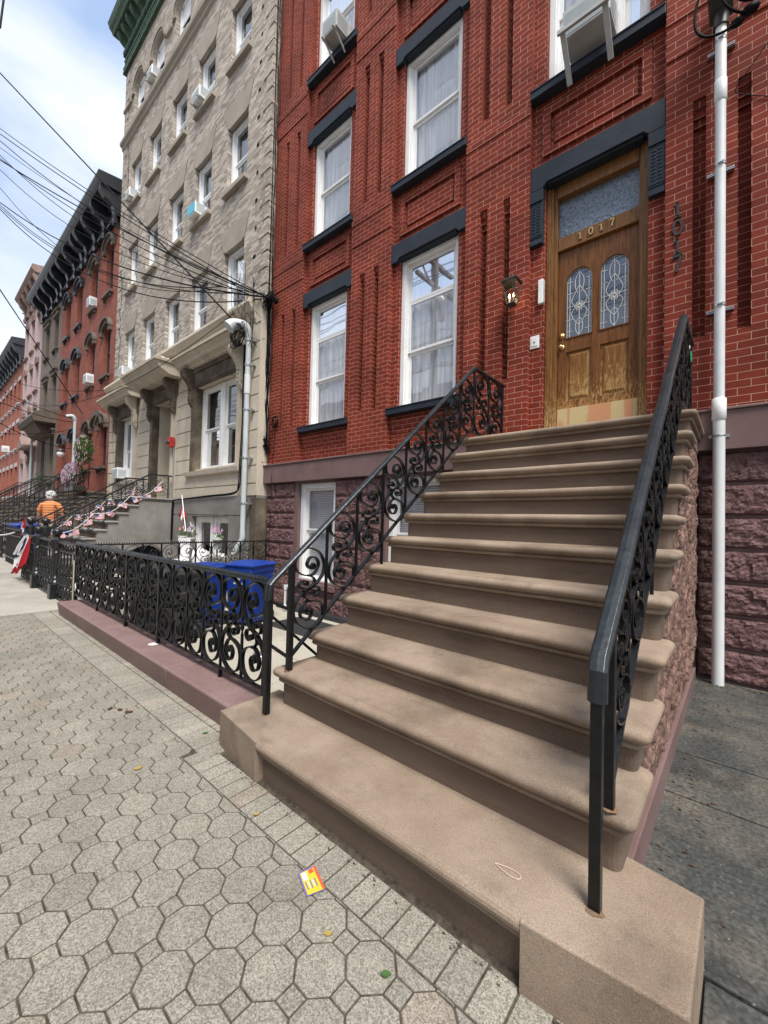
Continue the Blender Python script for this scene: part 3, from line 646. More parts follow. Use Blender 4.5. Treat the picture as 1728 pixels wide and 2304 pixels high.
# ---- door surround
for x0, x1 in ((-1.936, -1.785), (-.705, -.558)):
    q = MB(); q.box(x0, x1, 4.868, 5.12, 4.78, 5.4515); q.box(x0-.0, x1+.0, 4.852, 4.868, 5.30, 5.44); q.box(x0, x1, 4.86, 4.868, 4.78, 4.83); q.box(x0, x1, 4.86, 4.868, 4.86, 4.872); q.box(x0, x1, 4.86, 4.868, 4.885, 4.895)
    for k in range(9):
        for s_ in (0, 1): q.box(x0+.025+s_*.055, x0+.065+s_*.055, 4.862, 4.868, 4.93+k*.038, 4.95+k*.038)
    q.build('corbel', 'slate_paint', H, bev=.003)
D_ = MB()   # wooden frame
DX0, DX1 = -1.775, -.715
for s_, (o, i_) in enumerate(((DX0, -1.66), (DX1, -.81))):
    a, b_ = min(o, i_), max(o, i_)
    steps = [(0, .045, 4.985), (.045, .075, 5.0), (.075, abs(i_-o), 5.03)]
    for u0, u1, y in steps:
        if s_ == 0: D_.box(o+u0, o+u1, y, 5.15, 2.29, 5.498)
        else: D_.box(o-u1, o-u0, y, 5.15, 2.29, 5.498)
D_.box(-1.66, -.81, 5.01, 5.15, 5.335, 5.498); D_.box(-1.66, -.81, 5.055, 5.15, 4.70, 4.865); D_.box(-1.66, -.81, 5.045, 5.055, 4.70, 4.725)
door_frame = D_.build('door_frame', 'frame_wood', H, bev=.004)
q = MB(); q.box(-1.66, -.81, 5.10, 5.104, 4.865, 5.335); q.build('transom_pane', 'rain_glass', H)
q = MB(); q.box(-1.8, -.7, 5.2, 5.22, 2.2, 5.5); q.build('hall', 'dim_room', H)
dy = 5.088
L = MB(); lights = [(-1.57, -1.275), (-1.20, -.905)]; panels = [(-1.56, -1.285), (-1.19, -.91)]
zA, zB = 3.62, 4.445
xs_ = [-1.655, -1.57, -1.275, -1.20, -.905, -.815]
for i in (0, 2, 4): L.box(xs_[i], xs_[i+1], dy, dy+.045, zA, zB)
L.box(-1.655, -.815, dy, dy+.045, zB, 4.695); L.box(-1.655, -.815, dy, dy+.045, 3.455, zA)
L.box(-1.655, -.815, dy, dy+.045, 2.30, 2.865)
for i, (a, b_) in enumerate(((-1.655, -1.56), (-1.285, -1.19), (-.91, -.815))): L.box(a, b_, dy, dy+.045, 2.865, 3.455)
for a, c in lights:
    rr = (c-a)/2; cx = (a+c)/2
    for sg in (-1, 1):
        arc = [(cx+sg*rr*math.cos(t*math.pi/2/8), zB-rr+rr*math.sin(t*math.pi/2/8)) for t in range(9)]
        L.prism(arc+[(cx+sg*rr, zB)], 'y', dy, dy+.045)
leaf = L.build('door', 'door_wood', H, bev=.003)
for a, c in panels:
    q = MB(); q.box(a, c, dy+.02, dy+.03, 2.865, 3.455); 
    q.add([(a+.02, dy+.02, 2.885), (c-.02, dy+.02, 2.885), (c-.02, dy+.02, 3.435), (a+.02, dy+.02, 3.435), (a+.05, dy+.004, 2.915), (c-.05, dy+.004, 2.915), (c-.05, dy+.004, 3.405), (a+.05, dy+.004, 3.405)],
          [(0, 1, 5, 4), (1, 2, 6, 5), (2, 3, 7, 6), (3, 0, 4, 7), (4, 5, 6, 7)]); q.build('door_panel', 'panel_wood', leaf)
for a, c in lights:
    rr = (c-a)/2; cx = (a+c)/2
    q = MB(); q.box(a, c, dy+.02, dy+.024, zA, zB); q.build('pane', 'door_glass', leaf)
    t = MB()
    arcf = [(a, zA)]+[(a, zB-rr)]+[(cx-rr*math.cos(k*math.pi/16), zB-rr+rr*math.sin(k*math.pi/16)) for k in range(1, 16)]+[(c, zB-rr), (c, zA), (a, zA)]
    t.ribbon([(p[0], dy-.002, p[1]) for p in arcf], (0, 1, 0), .016, .014); t.build('molding', 'door_wood', leaf)
    t = MB(); Y_ = dy+.016
    def ln(pts): t.ribbon([(p[0], Y_, p[1]) for p in pts], (0, 1, 0), .006, .0048)
    ln([(cx, zA), (cx, zB)]); ln([(cx-.105, zA), (cx-.105, zB-.05)]); ln([(cx+.105, zA), (cx+.105, zB-.05)])
    for z in (3.70, 3.84, 4.0, 4.16, 4.30): ln([(a, z), (cx-.07, z)]); ln([(cx+.07, z), (c, z)])
    ln([(a+.012, zA), (a+.012, zB-rr)]+[(cx-(rr-.012)*math.cos(k*math.pi/12), zB-rr+(rr-.012)*math.sin(k*math.pi/12)) for k in range(1, 12)]+[(c-.012, zB-rr), (c-.012, zA)])
    ln(spline([(cx, 4.40), (cx-.045, 4.32), (cx-.045, 4.22), (cx-.02, 4.15)])); ln(spline([(cx, 4.40), (cx+.045, 4.32), (cx+.045, 4.22), (cx+.02, 4.15)]))
    for sg in (-1, 1):
        ln(spline([(cx, 4.24), (cx+sg*.055, 4.14), (cx+sg*.085, 4.06), (cx+sg*.05, 3.98), (cx+sg*.085, 3.92), (cx+sg*.06, 3.84), (cx, 3.76)]))
        ln(spline([(cx, 3.85), (cx+sg*.035, 3.80), (cx+sg*.035, 3.70), (cx, 3.64)]))
        for k in range(4):
            an = sg*(.45+k*.75); p = (cx+.055*math.sin(an), 3.99+.055*math.cos(an)); o = Vector((p[0]-cx, p[1]-3.99)); pn = Vector((-o.y, o.x))*.35
            ln(spline([(cx, 3.99), (cx+o.x*.55+pn.x, 3.99+o.y*.55+pn.y), p, (cx+o.x*.55-pn.x, 3.99+o.y*.55-pn.y), (cx, 3.99)]))
    t.build('leading', 'brass_dull' if False else 'white_paint', leaf)
q = MB(); q.box(-1.652, -.818, dy-.006, dy, 2.305, 2.775); q.build('kick_plate', 'gold_copper', leaf)
for z in (3.665, 3.525):
    q = MB(); q.lathe([(.001, -.004), (.03, -.004), (.032, 0), (.032, .004)], (-1.612, dy-.004, z), 16, 'y')
    if z > 3.6: q.lathe([(.001, -.022), (.017, -.020), (.019, -.01), (.019, 0)], (-1.612, dy-.006, z), 14, 'y')
    else: q.lathe([(.001, -.05), (.018, -.048), (.025, -.036), (.02, -.022), (.01, -.016), (.01, 0)], (-1.612, dy-.006, z), 14, 'y')
    q.build('deadbolt' if z > 3.6 else 'door_knob', 'brass', leaf)
def digit(mb, ch_, cx, y, cz, h, st=.16):
    w_ = h*.5; T = h*st
    def rb(pts): mb.ribbon([(cx+p[0]*w_, y, cz+p[1]*h) for p in pts], (0, 1, 0), .012, T)
    if ch_ == '1': rb([(0, -.5), (0, .5)]); rb([(-.42, .30), (-.2, .34), (0, .46)]); rb([(-.35, -.47), (.35, -.47)])
    if ch_ == '0': rb([(.46*math.cos(2*math.pi*k/20), .46*math.sin(2*math.pi*k/20)) for k in range(21)])
    if ch_ == '7': rb([(-.42, .30), (-.42, .44), (.44, .44)]); rb(spline([(.42, .44), (.18, .10), (0, -.2), (-.06, -.5)]))
for ch_, x in zip('1017', (-1.405, -1.29, -1.18, -1.07)):
    q = MB(); digit(q, ch_, x, 5.042, 4.795, .085); q.build('number', 'brass_dull', door_frame)
for ch_, z in zip('1017', (4.515, 4.335, 4.15, 3.975)):
    q = MB(); digit(q, ch_, -.45, 4.84, z, .15 if ch_ != '7' else .17, .13); q.build('house_number', 'dark_metal', H)
# ================================================================ STOOP
from mathutils import noise
ST = thing('stoop', (-1.2, 1.6, 0), 'wide brownstone stoop with rounded treads climbing to the brown front door', 'steps')
ZK = [.207, .4258, .6071, .8219, 1.0357, 1.251, 1.4505, 1.6491, 1.8567, 2.0737, 2.2834]
YK = [1.218, 1.545, 1.808, 2.098, 2.352, 2.580, 2.812, 3.049, 3.299, 3.545, 3.812]
PROF = [(.042, 0), (.022, -.002), (.009, -.008), (.002, -.017), (0, -.028), (.003, -.040), (.010, -.049), (.021, -.054), (.035, -.0555), (.036, -.062), (.028, -.066), (.026, -.075), (.032, -.084), (.050, -.087)]
def step_block(x0, x1, y0, y1, zt, zb, sides=True, name='step', m='brownstone', parent=ST):
    mb = MB(); prof = PROF+[(.050, zb-zt)]; loops = []
    for ins, dz in prof:
        r_ = .035; sx = ins if sides else 0; pts = [(x0+sx, y1)]
        if sides:
            for k in range(5): a_ = math.pi+k*math.pi/8; pts.append((x0+sx+r_+r_*math.cos(a_), y0+ins+r_+r_*math.sin(a_)))
            n_ = 60
            for k in range(1, n_): pts.append((x0+sx+r_+(x1-x0-2*sx-2*r_)*k/n_, y0+ins))
            for k in range(5): a_ = 1.5*math.pi+k*math.pi/8; pts.append((x1-sx-r_+r_*math.cos(a_), y0+ins+r_+r_*math.sin(a_)))
        else:
            for k in range(25): pts.append((x0+(x1-x0)*k/24, y0+ins))
        pts.append((x1-sx, y1)); loops.append([(p[0], p[1], zt+dz) for p in pts])
    n = len(loops[0]); from mathutils import noise
    for L_ in loops[:-2]:
        for i in range(1, n-1):
            p = L_[i]; q_ = noise.noise(Vector((p[0]*3.1, zt*9, 1)))*.005+noise.noise(Vector((p[0]*19, zt*9, 4)))*.0022; L_[i] = (p[0], p[1]+q_, p[2]+noise.noise(Vector((p[0]*2.3, zt*7, 5)))*.003-.003*math.exp(-((p[0]+1.2)/.45)**2))
    top = loops[0]; mb.add(top, [tuple(range(n))])
    for k in range(len(loops)-1):
        if k < len(loops)-2: 
            pass
    vs = [p for L_ in loops[:-1] for p in L_]; m_ = len(loops)-1
    mb.add(vs, [(k*n+i, (k+1)*n+i, (k+1)*n+i+1, k*n+i+1) for k in range(m_-1) for i in range(n-1)], True)
    o1 = mb.build(name, m, parent, recalc=False)
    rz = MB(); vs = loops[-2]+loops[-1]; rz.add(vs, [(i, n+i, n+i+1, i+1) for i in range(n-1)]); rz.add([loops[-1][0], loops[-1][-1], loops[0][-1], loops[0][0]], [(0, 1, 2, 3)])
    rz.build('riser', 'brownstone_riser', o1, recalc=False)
    return o1
random.seed(5)
for k in range(1, 11):
    y1 = (YK[k+1]+.12) if k < 10 else 4.80
    e = random.uniform(-.006, .006)
    step_block(-2.252+e, -.232+random.uniform(-.006, .006)-(.012 if k < 3 else 0), YK[k], y1, ZK[k], ZK[k-1]-.001)
OUTL = [(-2.372, 1.70, 0), (-2.365, 1.276, 0), (-1.895, 1.222, 0), (-1.8935, 1.221, 1)]+[(-1.885+(1.40)*k/24, 1.221-.004*k/24, 1) for k in range(1, 24)]+[(-.4805, 1.217, 1), (-.479, 1.215, 0), (-.081, 1.250, 0), (-.074, 1.678, 0), (-.262, 1.70, 0)]
PB = [(.007, 0), (.002, -.002), (0, -.006), (0, -.02), (0, -.03), (0, -.04), (0, -.049), (0, -.054), (0, -.057), (0, -.062), (0, -.066), (0, -.075), (0, -.084), (0, -.09)]
loops = []
for (ins, dz), (ib, db) in zip(PROF, PB):
    L_ = []
    for i, (x, y, m_) in enumerate(OUTL):
        sx = (ib if x < -2 else (-ib if x > -.3 else 0)) if m_ == 0 else 0
        L_.append((x+sx, y+(ins*m_+ib*(1-m_) if y < 1.6 else 0), .207+dz*m_+db*(1-m_)+noise.noise(Vector((x*2.3, 4, 5)))*.002))
    loops.append(L_)
loops.append([(p[0], p[1], -.05) for p in loops[-1]]); n = len(OUTL)
q = MB(); q.add(loops[0], [tuple(range(n))[::-1]])
q.add([p for L_ in loops[:-1] for p in L_], [(k*n+i, k*n+(i+1) % n, (k+1)*n+(i+1) % n, (k+1)*n+i) for k in range(len(loops)-2) for i in range(n)])
bs = q.build('bottom_step', 'brownstone', ST)
random.seed(2)
for (x, y, z, r0) in ((-.322, 1.402, .2092, .026), (-.32, 1.575, .4282, .026), (-2.125, 1.43, .2092, .022), (-2.125, 1.588, .4282, .025)):
    q = MB(); q.add([(x+(r0*(.8+.35*random.random()))*math.cos(t*.5236), y-.004+(r0*(.8+.35*random.random()))*math.sin(t*.5236), z) for t in range(12)], [tuple(range(12))]); q.build('rust_stain', 'rust', ST)
mid = [i for i in range(n) if OUTL[i][2] == 1 and OUTL[(i+1) % n][2] == 1]
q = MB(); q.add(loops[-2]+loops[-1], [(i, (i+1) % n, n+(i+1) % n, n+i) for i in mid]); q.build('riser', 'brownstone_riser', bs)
q = MB(); q.add(loops[-2]+loops[-1], [(i, (i+1) % n, n+(i+1) % n, n+i) for i in range(n) if i not in mid]); q.build('block_face', 'brownstone', bs)
# rough side wall to the right, stepped behind the treads; plain wall left
from mathutils import noise
def profile_top(y):
    z = 0
    for k in range(1, 11):
        if y > YK[k]+.155: z = ZK[k]-.085
    return z
q = MB(); NY, NZ = 210, 100; ymin, ymax = 1.70, 4.80; vs = {}; vl = []; fl = []
def sidep(y, z):
    n_ = facet(y, z, 5, 2)*.45+facet(y, z, 13, 6)*.25+noise.noise(Vector((y*34, z*34, 7)))*.10
    top = profile_top(y); base = 0 if z > .24 else 1
    bulge = .014+n_*.05
    return -.300+max(0, bulge) if not base else -.305
for i in range(NY):
    y0, y1 = ymin+(ymax-ymin)*i/NY, ymin+(ymax-ymin)*(i+1)/NY; ym = (y0+y1)/2; zt = profile_top(ym)
    if zt <= .05: continue
    nn = max(1, int(zt/.016)); 
    for j in range(nn):
        za, zb = zt*j/nn, zt*(j+1)/nn
        q.add([(sidep(y0, za), y0, za), (sidep(y1, za), y1, za), (sidep(y1, zb), y1, zb), (sidep(y0, zb), y0, zb)], [(0, 1, 2, 3)])
    q.add([(sidep(y0, zt), y0, zt), (sidep(y1, zt), y1, zt), (-.37, y1, zt), (-.37, y0, zt)], [(0, 1, 2, 3)])
    q.add([(sidep(y0, z_), y0, z_) for z_ in [zt*j/nn for j in range(nn+1)]]+[(-.37, y0, zt), (-.37, y0, 0)], [tuple(range(nn+3))])
q.build('side_wall', 'rough_side', ST, recalc=False)
q = MB(); q.prism([(1.63, -.02), (4.8, -.02), (4.8, .10), (1.63, .16)], 'x', -.34, -.284); q.build('base_course', 'purple_paint', ST, bev=.006)
poly = [(1.60, -.4)]
for k in range(1, 11): poly += [(YK[k]+.07, ZK[k-1]-.03), (YK[k]+.07, ZK[k]-.095)]
poly += [(4.8, ZK[10]-.09), (4.8, -.4)]
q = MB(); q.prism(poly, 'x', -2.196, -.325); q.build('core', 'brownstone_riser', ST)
# threshold
q = MB(); q.box(-1.78, -.71, 4.80, 5.16, 2.10, 2.292); q.build('threshold', 'brownstone', ST)
# ================================================================ IRONWORK
BIG = [(.45, .765), (.40, .80), (.34, .755), (.48, .735), (.60, .79), (.50, .875), (.30, .86), (.22, .78), (.36, .675), (.58, .655), (.88, .705), (.985, .80), (.90, .93), (.58, .993), (.20, .93), (.02, .80), (.05, .67), (.27, .55), (.50, .5)]
BIGC = BIG + [(1-p[0], 1-p[1]) for p in BIG[::-1][1:]]
SML = [(.34, .443), (.41, .425), (.48, .455), (.42, .49), (.26, .465), (.17, .42), (.22, .49), (.44, .508), (.62, .46), (.66, .40), (.48, .345)]
SML = [(.36, .445), (.42, .46), (.44, .43), (.36, .405), (.22, .415), (.16, .46), (.24, .505), (.45, .508), (.62, .46), (.66, .395), (.47, .337)]
def scroll_panel(P, O, U, V, nrm, flip=False, w=.024, th=.009, shear=1.0, per=4, us=1.0, vs_=1.0):
    """one bay of wrought scrolls. O = bottom-left corner, U along the rail, V upright"""
    O, U, V = Vector(O), Vector(U), Vector(V)
    Uh = Vector((U.x, U.y, 0)); sl = U.z
    def M_(p):
        u = .5+((1-p[0] if flip else p[0])-.5)*us; v = p[1]
        return O+Uh*u+Vector((0, 0, sl*(.5+(u-.5)*shear)))+V*(.5+(v-.5)*vs_)
    names = []
    for cv in (BIGC, SML, [(1-p[0], 1-p[1]) for p in SML]):
        b = MB(); b.ribbon([M_(p) for p in spline(cv, per)], nrm, w, th)
        for e in (cv[0],) + ((cv[-1],) if cv is BIGC else ()):
            c = M_(e); n_ = Vector(nrm).normalized(); b.tube([c-n_*w*.5, c+n_*w*.5], th*1.25, 8)
        b.build('scroll', 'iron', P)
def twist(mb, a, b, t, n=40, turns=3):
    a, b = Vector(a), Vector(b); vs = []
    for i in range(n+1):
        u = i/n; p = a+(b-a)*u; an = turns*2*math.pi*u
        for k in range(4): q = an+k*math.pi/2+math.pi/4; vs.append(p+Vector((math.cos(q)*t*.707, math.sin(q)*t*.707, 0)))
    mb.add(vs, [(i*4+k, i*4+(k+1) % 4, i*4+4+(k+1) % 4, i*4+4+k) for i in range(n) for k in range(4)])
def stair_rail(x, yA, zA, yB, zB, yE, slope_z0, y2, z2, label, heavy):
    """x plane; handrail from (yA,zA) up to apex (yB,zB) then level to yE"""
    T = thing('stair_railing', (x, yA, .207), label, 'railing', 'stair railings')
    sl = (zB-zA)/(yB-yA); d = Vector((0, yB-yA, zB-zA)).normalized(); up_ = Vector((0, -d.z, d.y))
    wid = .056 if heavy else .05
    prof = [(-.5, -.35), (-.5, .15), (-.36, .42), (0, .5), (.36, .42), (.5, .15), (.5, -.35), (.3, -.5), (-.3, -.5)]
    h_ = .038 if heavy else .030
    vs = []; stations = [(yA, zA, up_), (yB, zB, (up_+Vector((0, 0, 1))).normalized()), (yE, zB, Vector((0, 0, 1)))]
    if heavy: stations = [(yA-.004, zA-.115, Vector((0, -1, 0))), (yA-.004, zA-.02, Vector((0, -1, .25)).normalized())]+[(yA+.02, zA+.012, up_)]+stations[1:]
    else: stations = [(yA-.012, zA-.10, Vector((0, -1, 0))), (yA-.006, zA-.012, Vector((0, -.8, .5)).normalized())]+[(yA+.02, zA+.012, up_)]+stations[1:]
    # finer subdivision for slight hand-made waviness
    dense = []
    for a, b in zip(stations, stations[1:]):
        n = 14 if abs(a[0]-b[0]) > 1 else 1
        for k in range(n): t = k/n; dense.append((a[0]+(b[0]-a[0])*t, a[1]+(b[1]-a[1])*t, a[2].lerp(b[2], t) if n == 1 or k == 0 else up_))
    dense.append(stations[-1]); m = len(prof)
    for i, (y, z, u_) in enumerate(dense):
        wv = .0012*math.sin(i*2.1)
        for a, b in prof: vs.append(Vector((x+a*wid+wv, y, z))+u_*(b*h_))
    mb = MB(); mb.add(vs, [(i*m+k, i*m+(k+1) % m, (i+1)*m+(k+1) % m, (i+1)*m+k) for i in range(len(dense)-1) for k in range(m)]+[tuple(range(m))[::-1], tuple((len(dense)-1)*m+k for k in range(m))])
    mb.build('handrail', 'rail_cap', T, bev=.002)
    ztop = lambda y: zA+sl*(y-yA) if y < yB else zB
    zbot = lambda y: z2+sl*(y-y2)
    # posts
    p = MB(); p.box(x-.017, x+.017, yA-.017, yA+.017, .20, zA-.01); p.build('post', 'iron', T, bev=.003)
    p = MB(); p.box(x-.017, x+.017, y2-.017, y2+.017, ZK[1]-.004, ztop(y2)-.01); p.build('post', 'iron', T, bev=.003)
    p = MB(); p.box(x-.015, x+.015, yE-.045, yE-.015, 2.28, zB-.01); p.build('post', 'iron', T, bev=.003)
    yb2 = y2+(2.335-z2)/sl
    p = MB(); p.bar((x, y2+.01, z2+.01*sl), (x, yb2, 2.335), .030, .012); p.bar((x, yb2, 2.335), (x, yE-.03, 2.335), .030, .012, up=(1, 0, 0) if 0 else (0, 0, 1)); p.build('bottom_rail', 'iron', T)
    n = 8; yb = [y2+(yB-y2)*k/n for k in range(n+1)]
    for k in range(1, n+1):
        p = MB(); b0 = zbot(yb[k]) if yb[k] < yb2 else 2.335
        low = b0
        if k in (3, 6): low = max(ZK[j] for j in range(11) if YK[j]+.01 < yb[k])
        p.box(x-.008, x+.008, yb[k]-.008, yb[k]+.008, low, ztop(yb[k])-.008); p.build('picket', 'iron', T)
    for k in range(n):
        U = (0, yb[k+1]-yb[k]-.016, sl*(yb[k+1]-yb[k]-.016)); zb0 = zbot(yb[k]+.008)
        zt0 = ztop(yb[k]+.008)-.015
        scroll_panel(T, (x, yb[k]+.008, zb0), U, (0, 0, zt0-zb0), (1, 0, 0), flip=True, shear=0, us=.93, vs_=.90, w=.028, th=.0088)
    m_ = 2; ys_ = [yB+(yE-.03-yB)*k/m_ for k in range(m_+1)]
    for k in range(m_):
        if k: 
            p = MB(); p.box(x-.008, x+.008, ys_[k]-.008, ys_[k]+.008, 2.335, zB-.008); p.build('picket', 'iron', T)
        scroll_panel(T, (x, ys_[k]+.008, 2.34), (0, ys_[k+1]-ys_[k]-.016, 0), (0, 0, zB-.015-2.34), (1, 0, 0), flip=bool(k), w=.028, th=.0088)
    return T
RL = stair_rail(-2.125, 1.435, .985, 3.886, 3.03, 4.60, 0, 1.592, .505, 'black scrolled stair railing on the left side of the brownstone stoop, next to the fence', False)
RR = stair_rail(-.325, 1.41, .945, 3.94, 3.045, 4.60, 0, 1.578, .50, 'black stair railing with a broad worn cap on the right side of the brownstone stoop', True)
# rust and mortar collars at the post feet
# ---- main fence along the pavement
F = thing('iron_fence', (-4.7, 1.57, .17), 'long black iron scroll fence with a spiked top rail on the purple curb', 'fence')
FY = 1.575; zt, zb = .955, .245; n = 16; X0, X1 = -7.05, -2.36
gx = lambda k: X0+(X1-X0)*k/n
tr = MB(); tr.box(X0-.02, X1+.02, FY-.02, FY+.02, zt-.012, zt+.006); tr.box(X0-.02, X1+.02, FY-.010, FY+.010, zt+.006, zt+.014)
x = X0
while x < X1:
    tr.add([(x, FY-.012, zt+.012), (x+.028, FY-.012, zt+.012), (x+.028, FY+.012, zt+.012), (x, FY+.012, zt+.012), (x+.014, FY, zt+.038)], [(0, 1, 4), (1, 2, 4), (2, 3, 4), (3, 0, 4)]); x += .034
tr.build('top_rail', 'rail_cap', F)
tr = MB(); tr.box(X0, X1, FY-.013, FY+.013, zb-.008, zb+.006); tr.build('bottom_rail', 'iron', F)
for xx in (X0, gx(7), gx(10), X1): 
    p = MB(); p.box(xx-.017, xx+.017, FY-.017, FY+.017, .15, zt-.01); p.build('post', 'iron', F, bev=.002)
for xx in (gx(3.5), gx(14)): p = MB(); p.box(xx-.012, xx+.012, FY-.012, FY+.012, .15, zb); p.build('foot', 'iron', F)
for k in range(n):
    if k and k not in (7, 10):
        p = MB(); zm = (zt+zb)/2
        if k % 2 == 0: p.box(gx(k)-.008, gx(k)+.008, FY-.008, FY+.008, zb, zt-.01)
        else:
            p.box(gx(k)-.008, gx(k)+.008, FY-.008, FY+.008, zb, zm-.05); p.box(gx(k)-.008, gx(k)+.008, FY-.008, FY+.008, zm+.05, zt-.01); p.tube([(gx(k), FY, zm+h) for h in (-.05, -.03, -.012, 0, .012, .03, .05)], [.009, .006, .013, .015, .013, .006, .009], 8)
        p.build('picket', 'iron', F)
    scroll_panel(F, (gx(k)+.009, FY, zb+.006), (gx(k+1)-gx(k)-.018, 0, 0), (0, 0, zt-zb-.02), (0, 1, 0), flip=(k % 2 == 0), w=.030, th=.0100)
# ties between fence end and rail post
for (a, b) in (((X1, FY, .835), (-2.125, 1.592, .80)), ((X1, FY, .555), (-2.125, 1.592, .50))):
    q = MB(); q.bar(a, b, .016, .016); q.build('tie_bar', 'iron', F)
q = MB(); q.bar((X1, FY+.01, .745), (-2.24, 2.02, .33), .018, .018); q.build('brace', 'iron', F)
# curb
C_ = thing('curb_wall', (-4.7, 1.55, 0), 'low purple painted stone curb carrying the iron fence', 'curb')
for a, b in ((-7.0, -6.05), (-6.04, -3.42), (-3.41, -2.366)):
    q = MB(); q.prism([(1.40, -.4), (1.40, -.03), (1.365, .165), (1.375, .178), (1.67, .172), (1.67, -.4)], 'x', a, b); q.build('curb_stone', 'curb_paint', C_, bev=.012, bseg=3)
tag((lambda q: (q.lathe([(.001, .004), (.03, .003), (.045, 0)], (gx(10)-.01, FY-.035, .1765), 14), q.build('mortar_patch', 'paper_white'))[1])(MB()), 'splash of white mortar at a fence post foot on the purple curb', 'mortar patch')
# cross fence between the yards
G = thing('iron_fence', (-7.2, 3.2, 0), 'black iron scroll fence running back between the two yards to the stone wall', 'fence')
gy0, gy1 = 1.62, 4.74; n2 = 11; GX = -7.2
tr = MB(); tr.box(GX-.012, GX+.012, gy0, gy1, .915, .93)
y = gy0
while y < gy1: tr.add([(GX-.008, y, .93), (GX+.008, y, .93), (GX+.008, y+.024, .93), (GX-.008, y+.024, .93), (GX, y+.012, .955)], [(0, 1, 4), (1, 2, 4), (2, 3, 4), (3, 0, 4)]); y += .034
tr.build('top_rail', 'iron', G); tr = MB(); tr.box(GX-.01, GX+.01, gy0, gy1, .22, .232); tr.build('bottom_rail', 'iron', G)
for k in range(n2+1):
    yy = gy0+(gy1-gy0)*k/n2; p = MB(); p.box(GX-.01, GX+.01, yy-.01, yy+.01, .02 if k in (0, 5, 11) else .22, .918); p.build('picket', 'iron', G)
    if k < n2: scroll_panel(G, (GX, yy+.01, .23), (0, (gy1-gy0)/n2-.02, 0), (0, 0, .68), (1, 0, 0), flip=bool(k % 2), w=.018, th=.008)
# ornate cast fence of the neighbour, newels and gate
def newel(x, y, label, z0=0, s=1.0):
    T = thing('fence_post', (x, y, z0), label, 'fence post', 'cast iron newel posts')
    q = MB(); q.box(x-.085*s, x+.085*s, y-.085*s, y+.085*s, z0-.05, z0+.24*s); q.build('plinth', 'iron_far', T, bev=.006)
    q = MB(); q.lathe([(.085*s, .24*s), (.075*s, .27*s), (.055*s, .30*s), (.07*s, .33*s), (.05*s, .37*s), (.047*s, .70*s), (.065*s, .74*s), (.05*s, .77*s), (.085*s, .82*s), (.085*s, .95*s), (.06*s, .97*s), (.035*s, .99*s), (.04*s, 1.01*s)], (x, y, z0), 12, smooth=False); q.build('shaft', 'iron_far', T)
    q = MB(); q.ball((x, y, z0+1.07*s), .065*s, 12, 8)
    for k in range(8):
        a = k*math.pi/4; q.tube([(x+.066*s*math.cos(a)*math.sin(t), y+.066*s*math.sin(a)*math.sin(t), z0+1.07*s-.066*s*math.cos(t)) for t in (.3, .8, 1.3, 1.8, 2.3, 2.8)], .006*s, 5)
    q.build('finial', 'iron_far', T)
newel(-8.36, 1.60, 'cast iron newel post with ribbed ball, nearest to the purple curb'); newel(-9.82, 1.60, 'cast iron newel post with ribbed ball, behind the one nearest the curb')
def lattice_fence(name, x0, x1, y, z0, z1, label, n, cat='fence'):
    T = thing(name, ((x0+x1)/2, y, 0), label, cat)
    q = MB(); q.box(x0, x1, y-.03, y+.03, z1-.02, z1+.012); q.build('top_rail', 'rail_cap', T)
    q = MB(); q.box(x0, x1, y-.012, y+.012, z1-.15, z1-.135); q.box(x0, x1, y-.012, y+.012, z0+.03, z0+.05); q.build('cross_rail', 'iron_far', T)
    for k in range(n+1):
        xx = x0+(x1-x0)*k/n
        q = MB(); pts = [(xx+.022*math.sin(t*math.pi*3), y, z0+.04+(z1-.18-z0)*t) for t in [i/24 for i in range(25)]]; q.ribbon(pts, (0, 1, 0), .022, .012)
        if k < n:
            w = (x1-x0)/n; cz = z0+.2
            for cz in (z0+.16, z0+.36, z0+.56):
                pts = [(xx+w/2+w*.36*(1-t*.75)*math.cos(t*9+k), y, cz+w*.5*(1-t*.75)*math.sin(t*9+k)) for t in [i/26 for i in range(27)]]; q.ribbon(pts, (0, 1, 0), .02, .009)
            q.ball((xx+w/2, y, z0+.26), .02, 6, 4); q.ball((xx+w/2, y, z0+.46), .02, 6, 4)
            q.ribbon([(xx+w/2+w*.3*math.cos(t), y, z1-.08+.045*math.sin(t)) for t in [i*.4 for i in range(17)]], (0, 1, 0), .014, .008)
        q.build('baluster', 'iron_far', T)
    return T
lattice_fence('iron_fence', -8.27, -7.1, 1.60, 0.0, .93, 'short ornate cast iron fence panel between the newel post and the purple curb', 6)
lattice_fence('iron_gate', -9.73, -8.45, 1.60, 0.0, .93, 'ornate cast iron gate between the two ball topped newel posts', 6, 'gate')
lattice_fence('iron_fence', -11.35, -9.91, 1.60, 0.0, .93, 'ornate cast iron fence panel left of the ball topped newels under the bunting', 7)
q = MB(); q.box(-7.10, -7.075, 1.55, 1.575, 0, .72); q.build('x', 'limestone').name = 'post_stub'; tag(bpy.data.objects['post_stub'], 'thin pale post standing at the end of the scroll fence', 'post')
tg = MB(); tg.obox((-6.93, 1.545, .36), (.8, -.1, .45), (0, 1, 0), (-.45, 0, .85), .055, .004, .036); TG = tg.build('price_tag', 'paper_white'); TG.name = 'hang_tag'; tag(TG, 'small white tag tied to the near end of the iron fence', 'tag')
tg = MB(); tg.obox((-6.93, 1.54, .363), (.8, -.1, .45), (0, 1, 0), (-.45, 0, .85), .02, .002, .018); tg.build('print', 'dark_metal', TG)
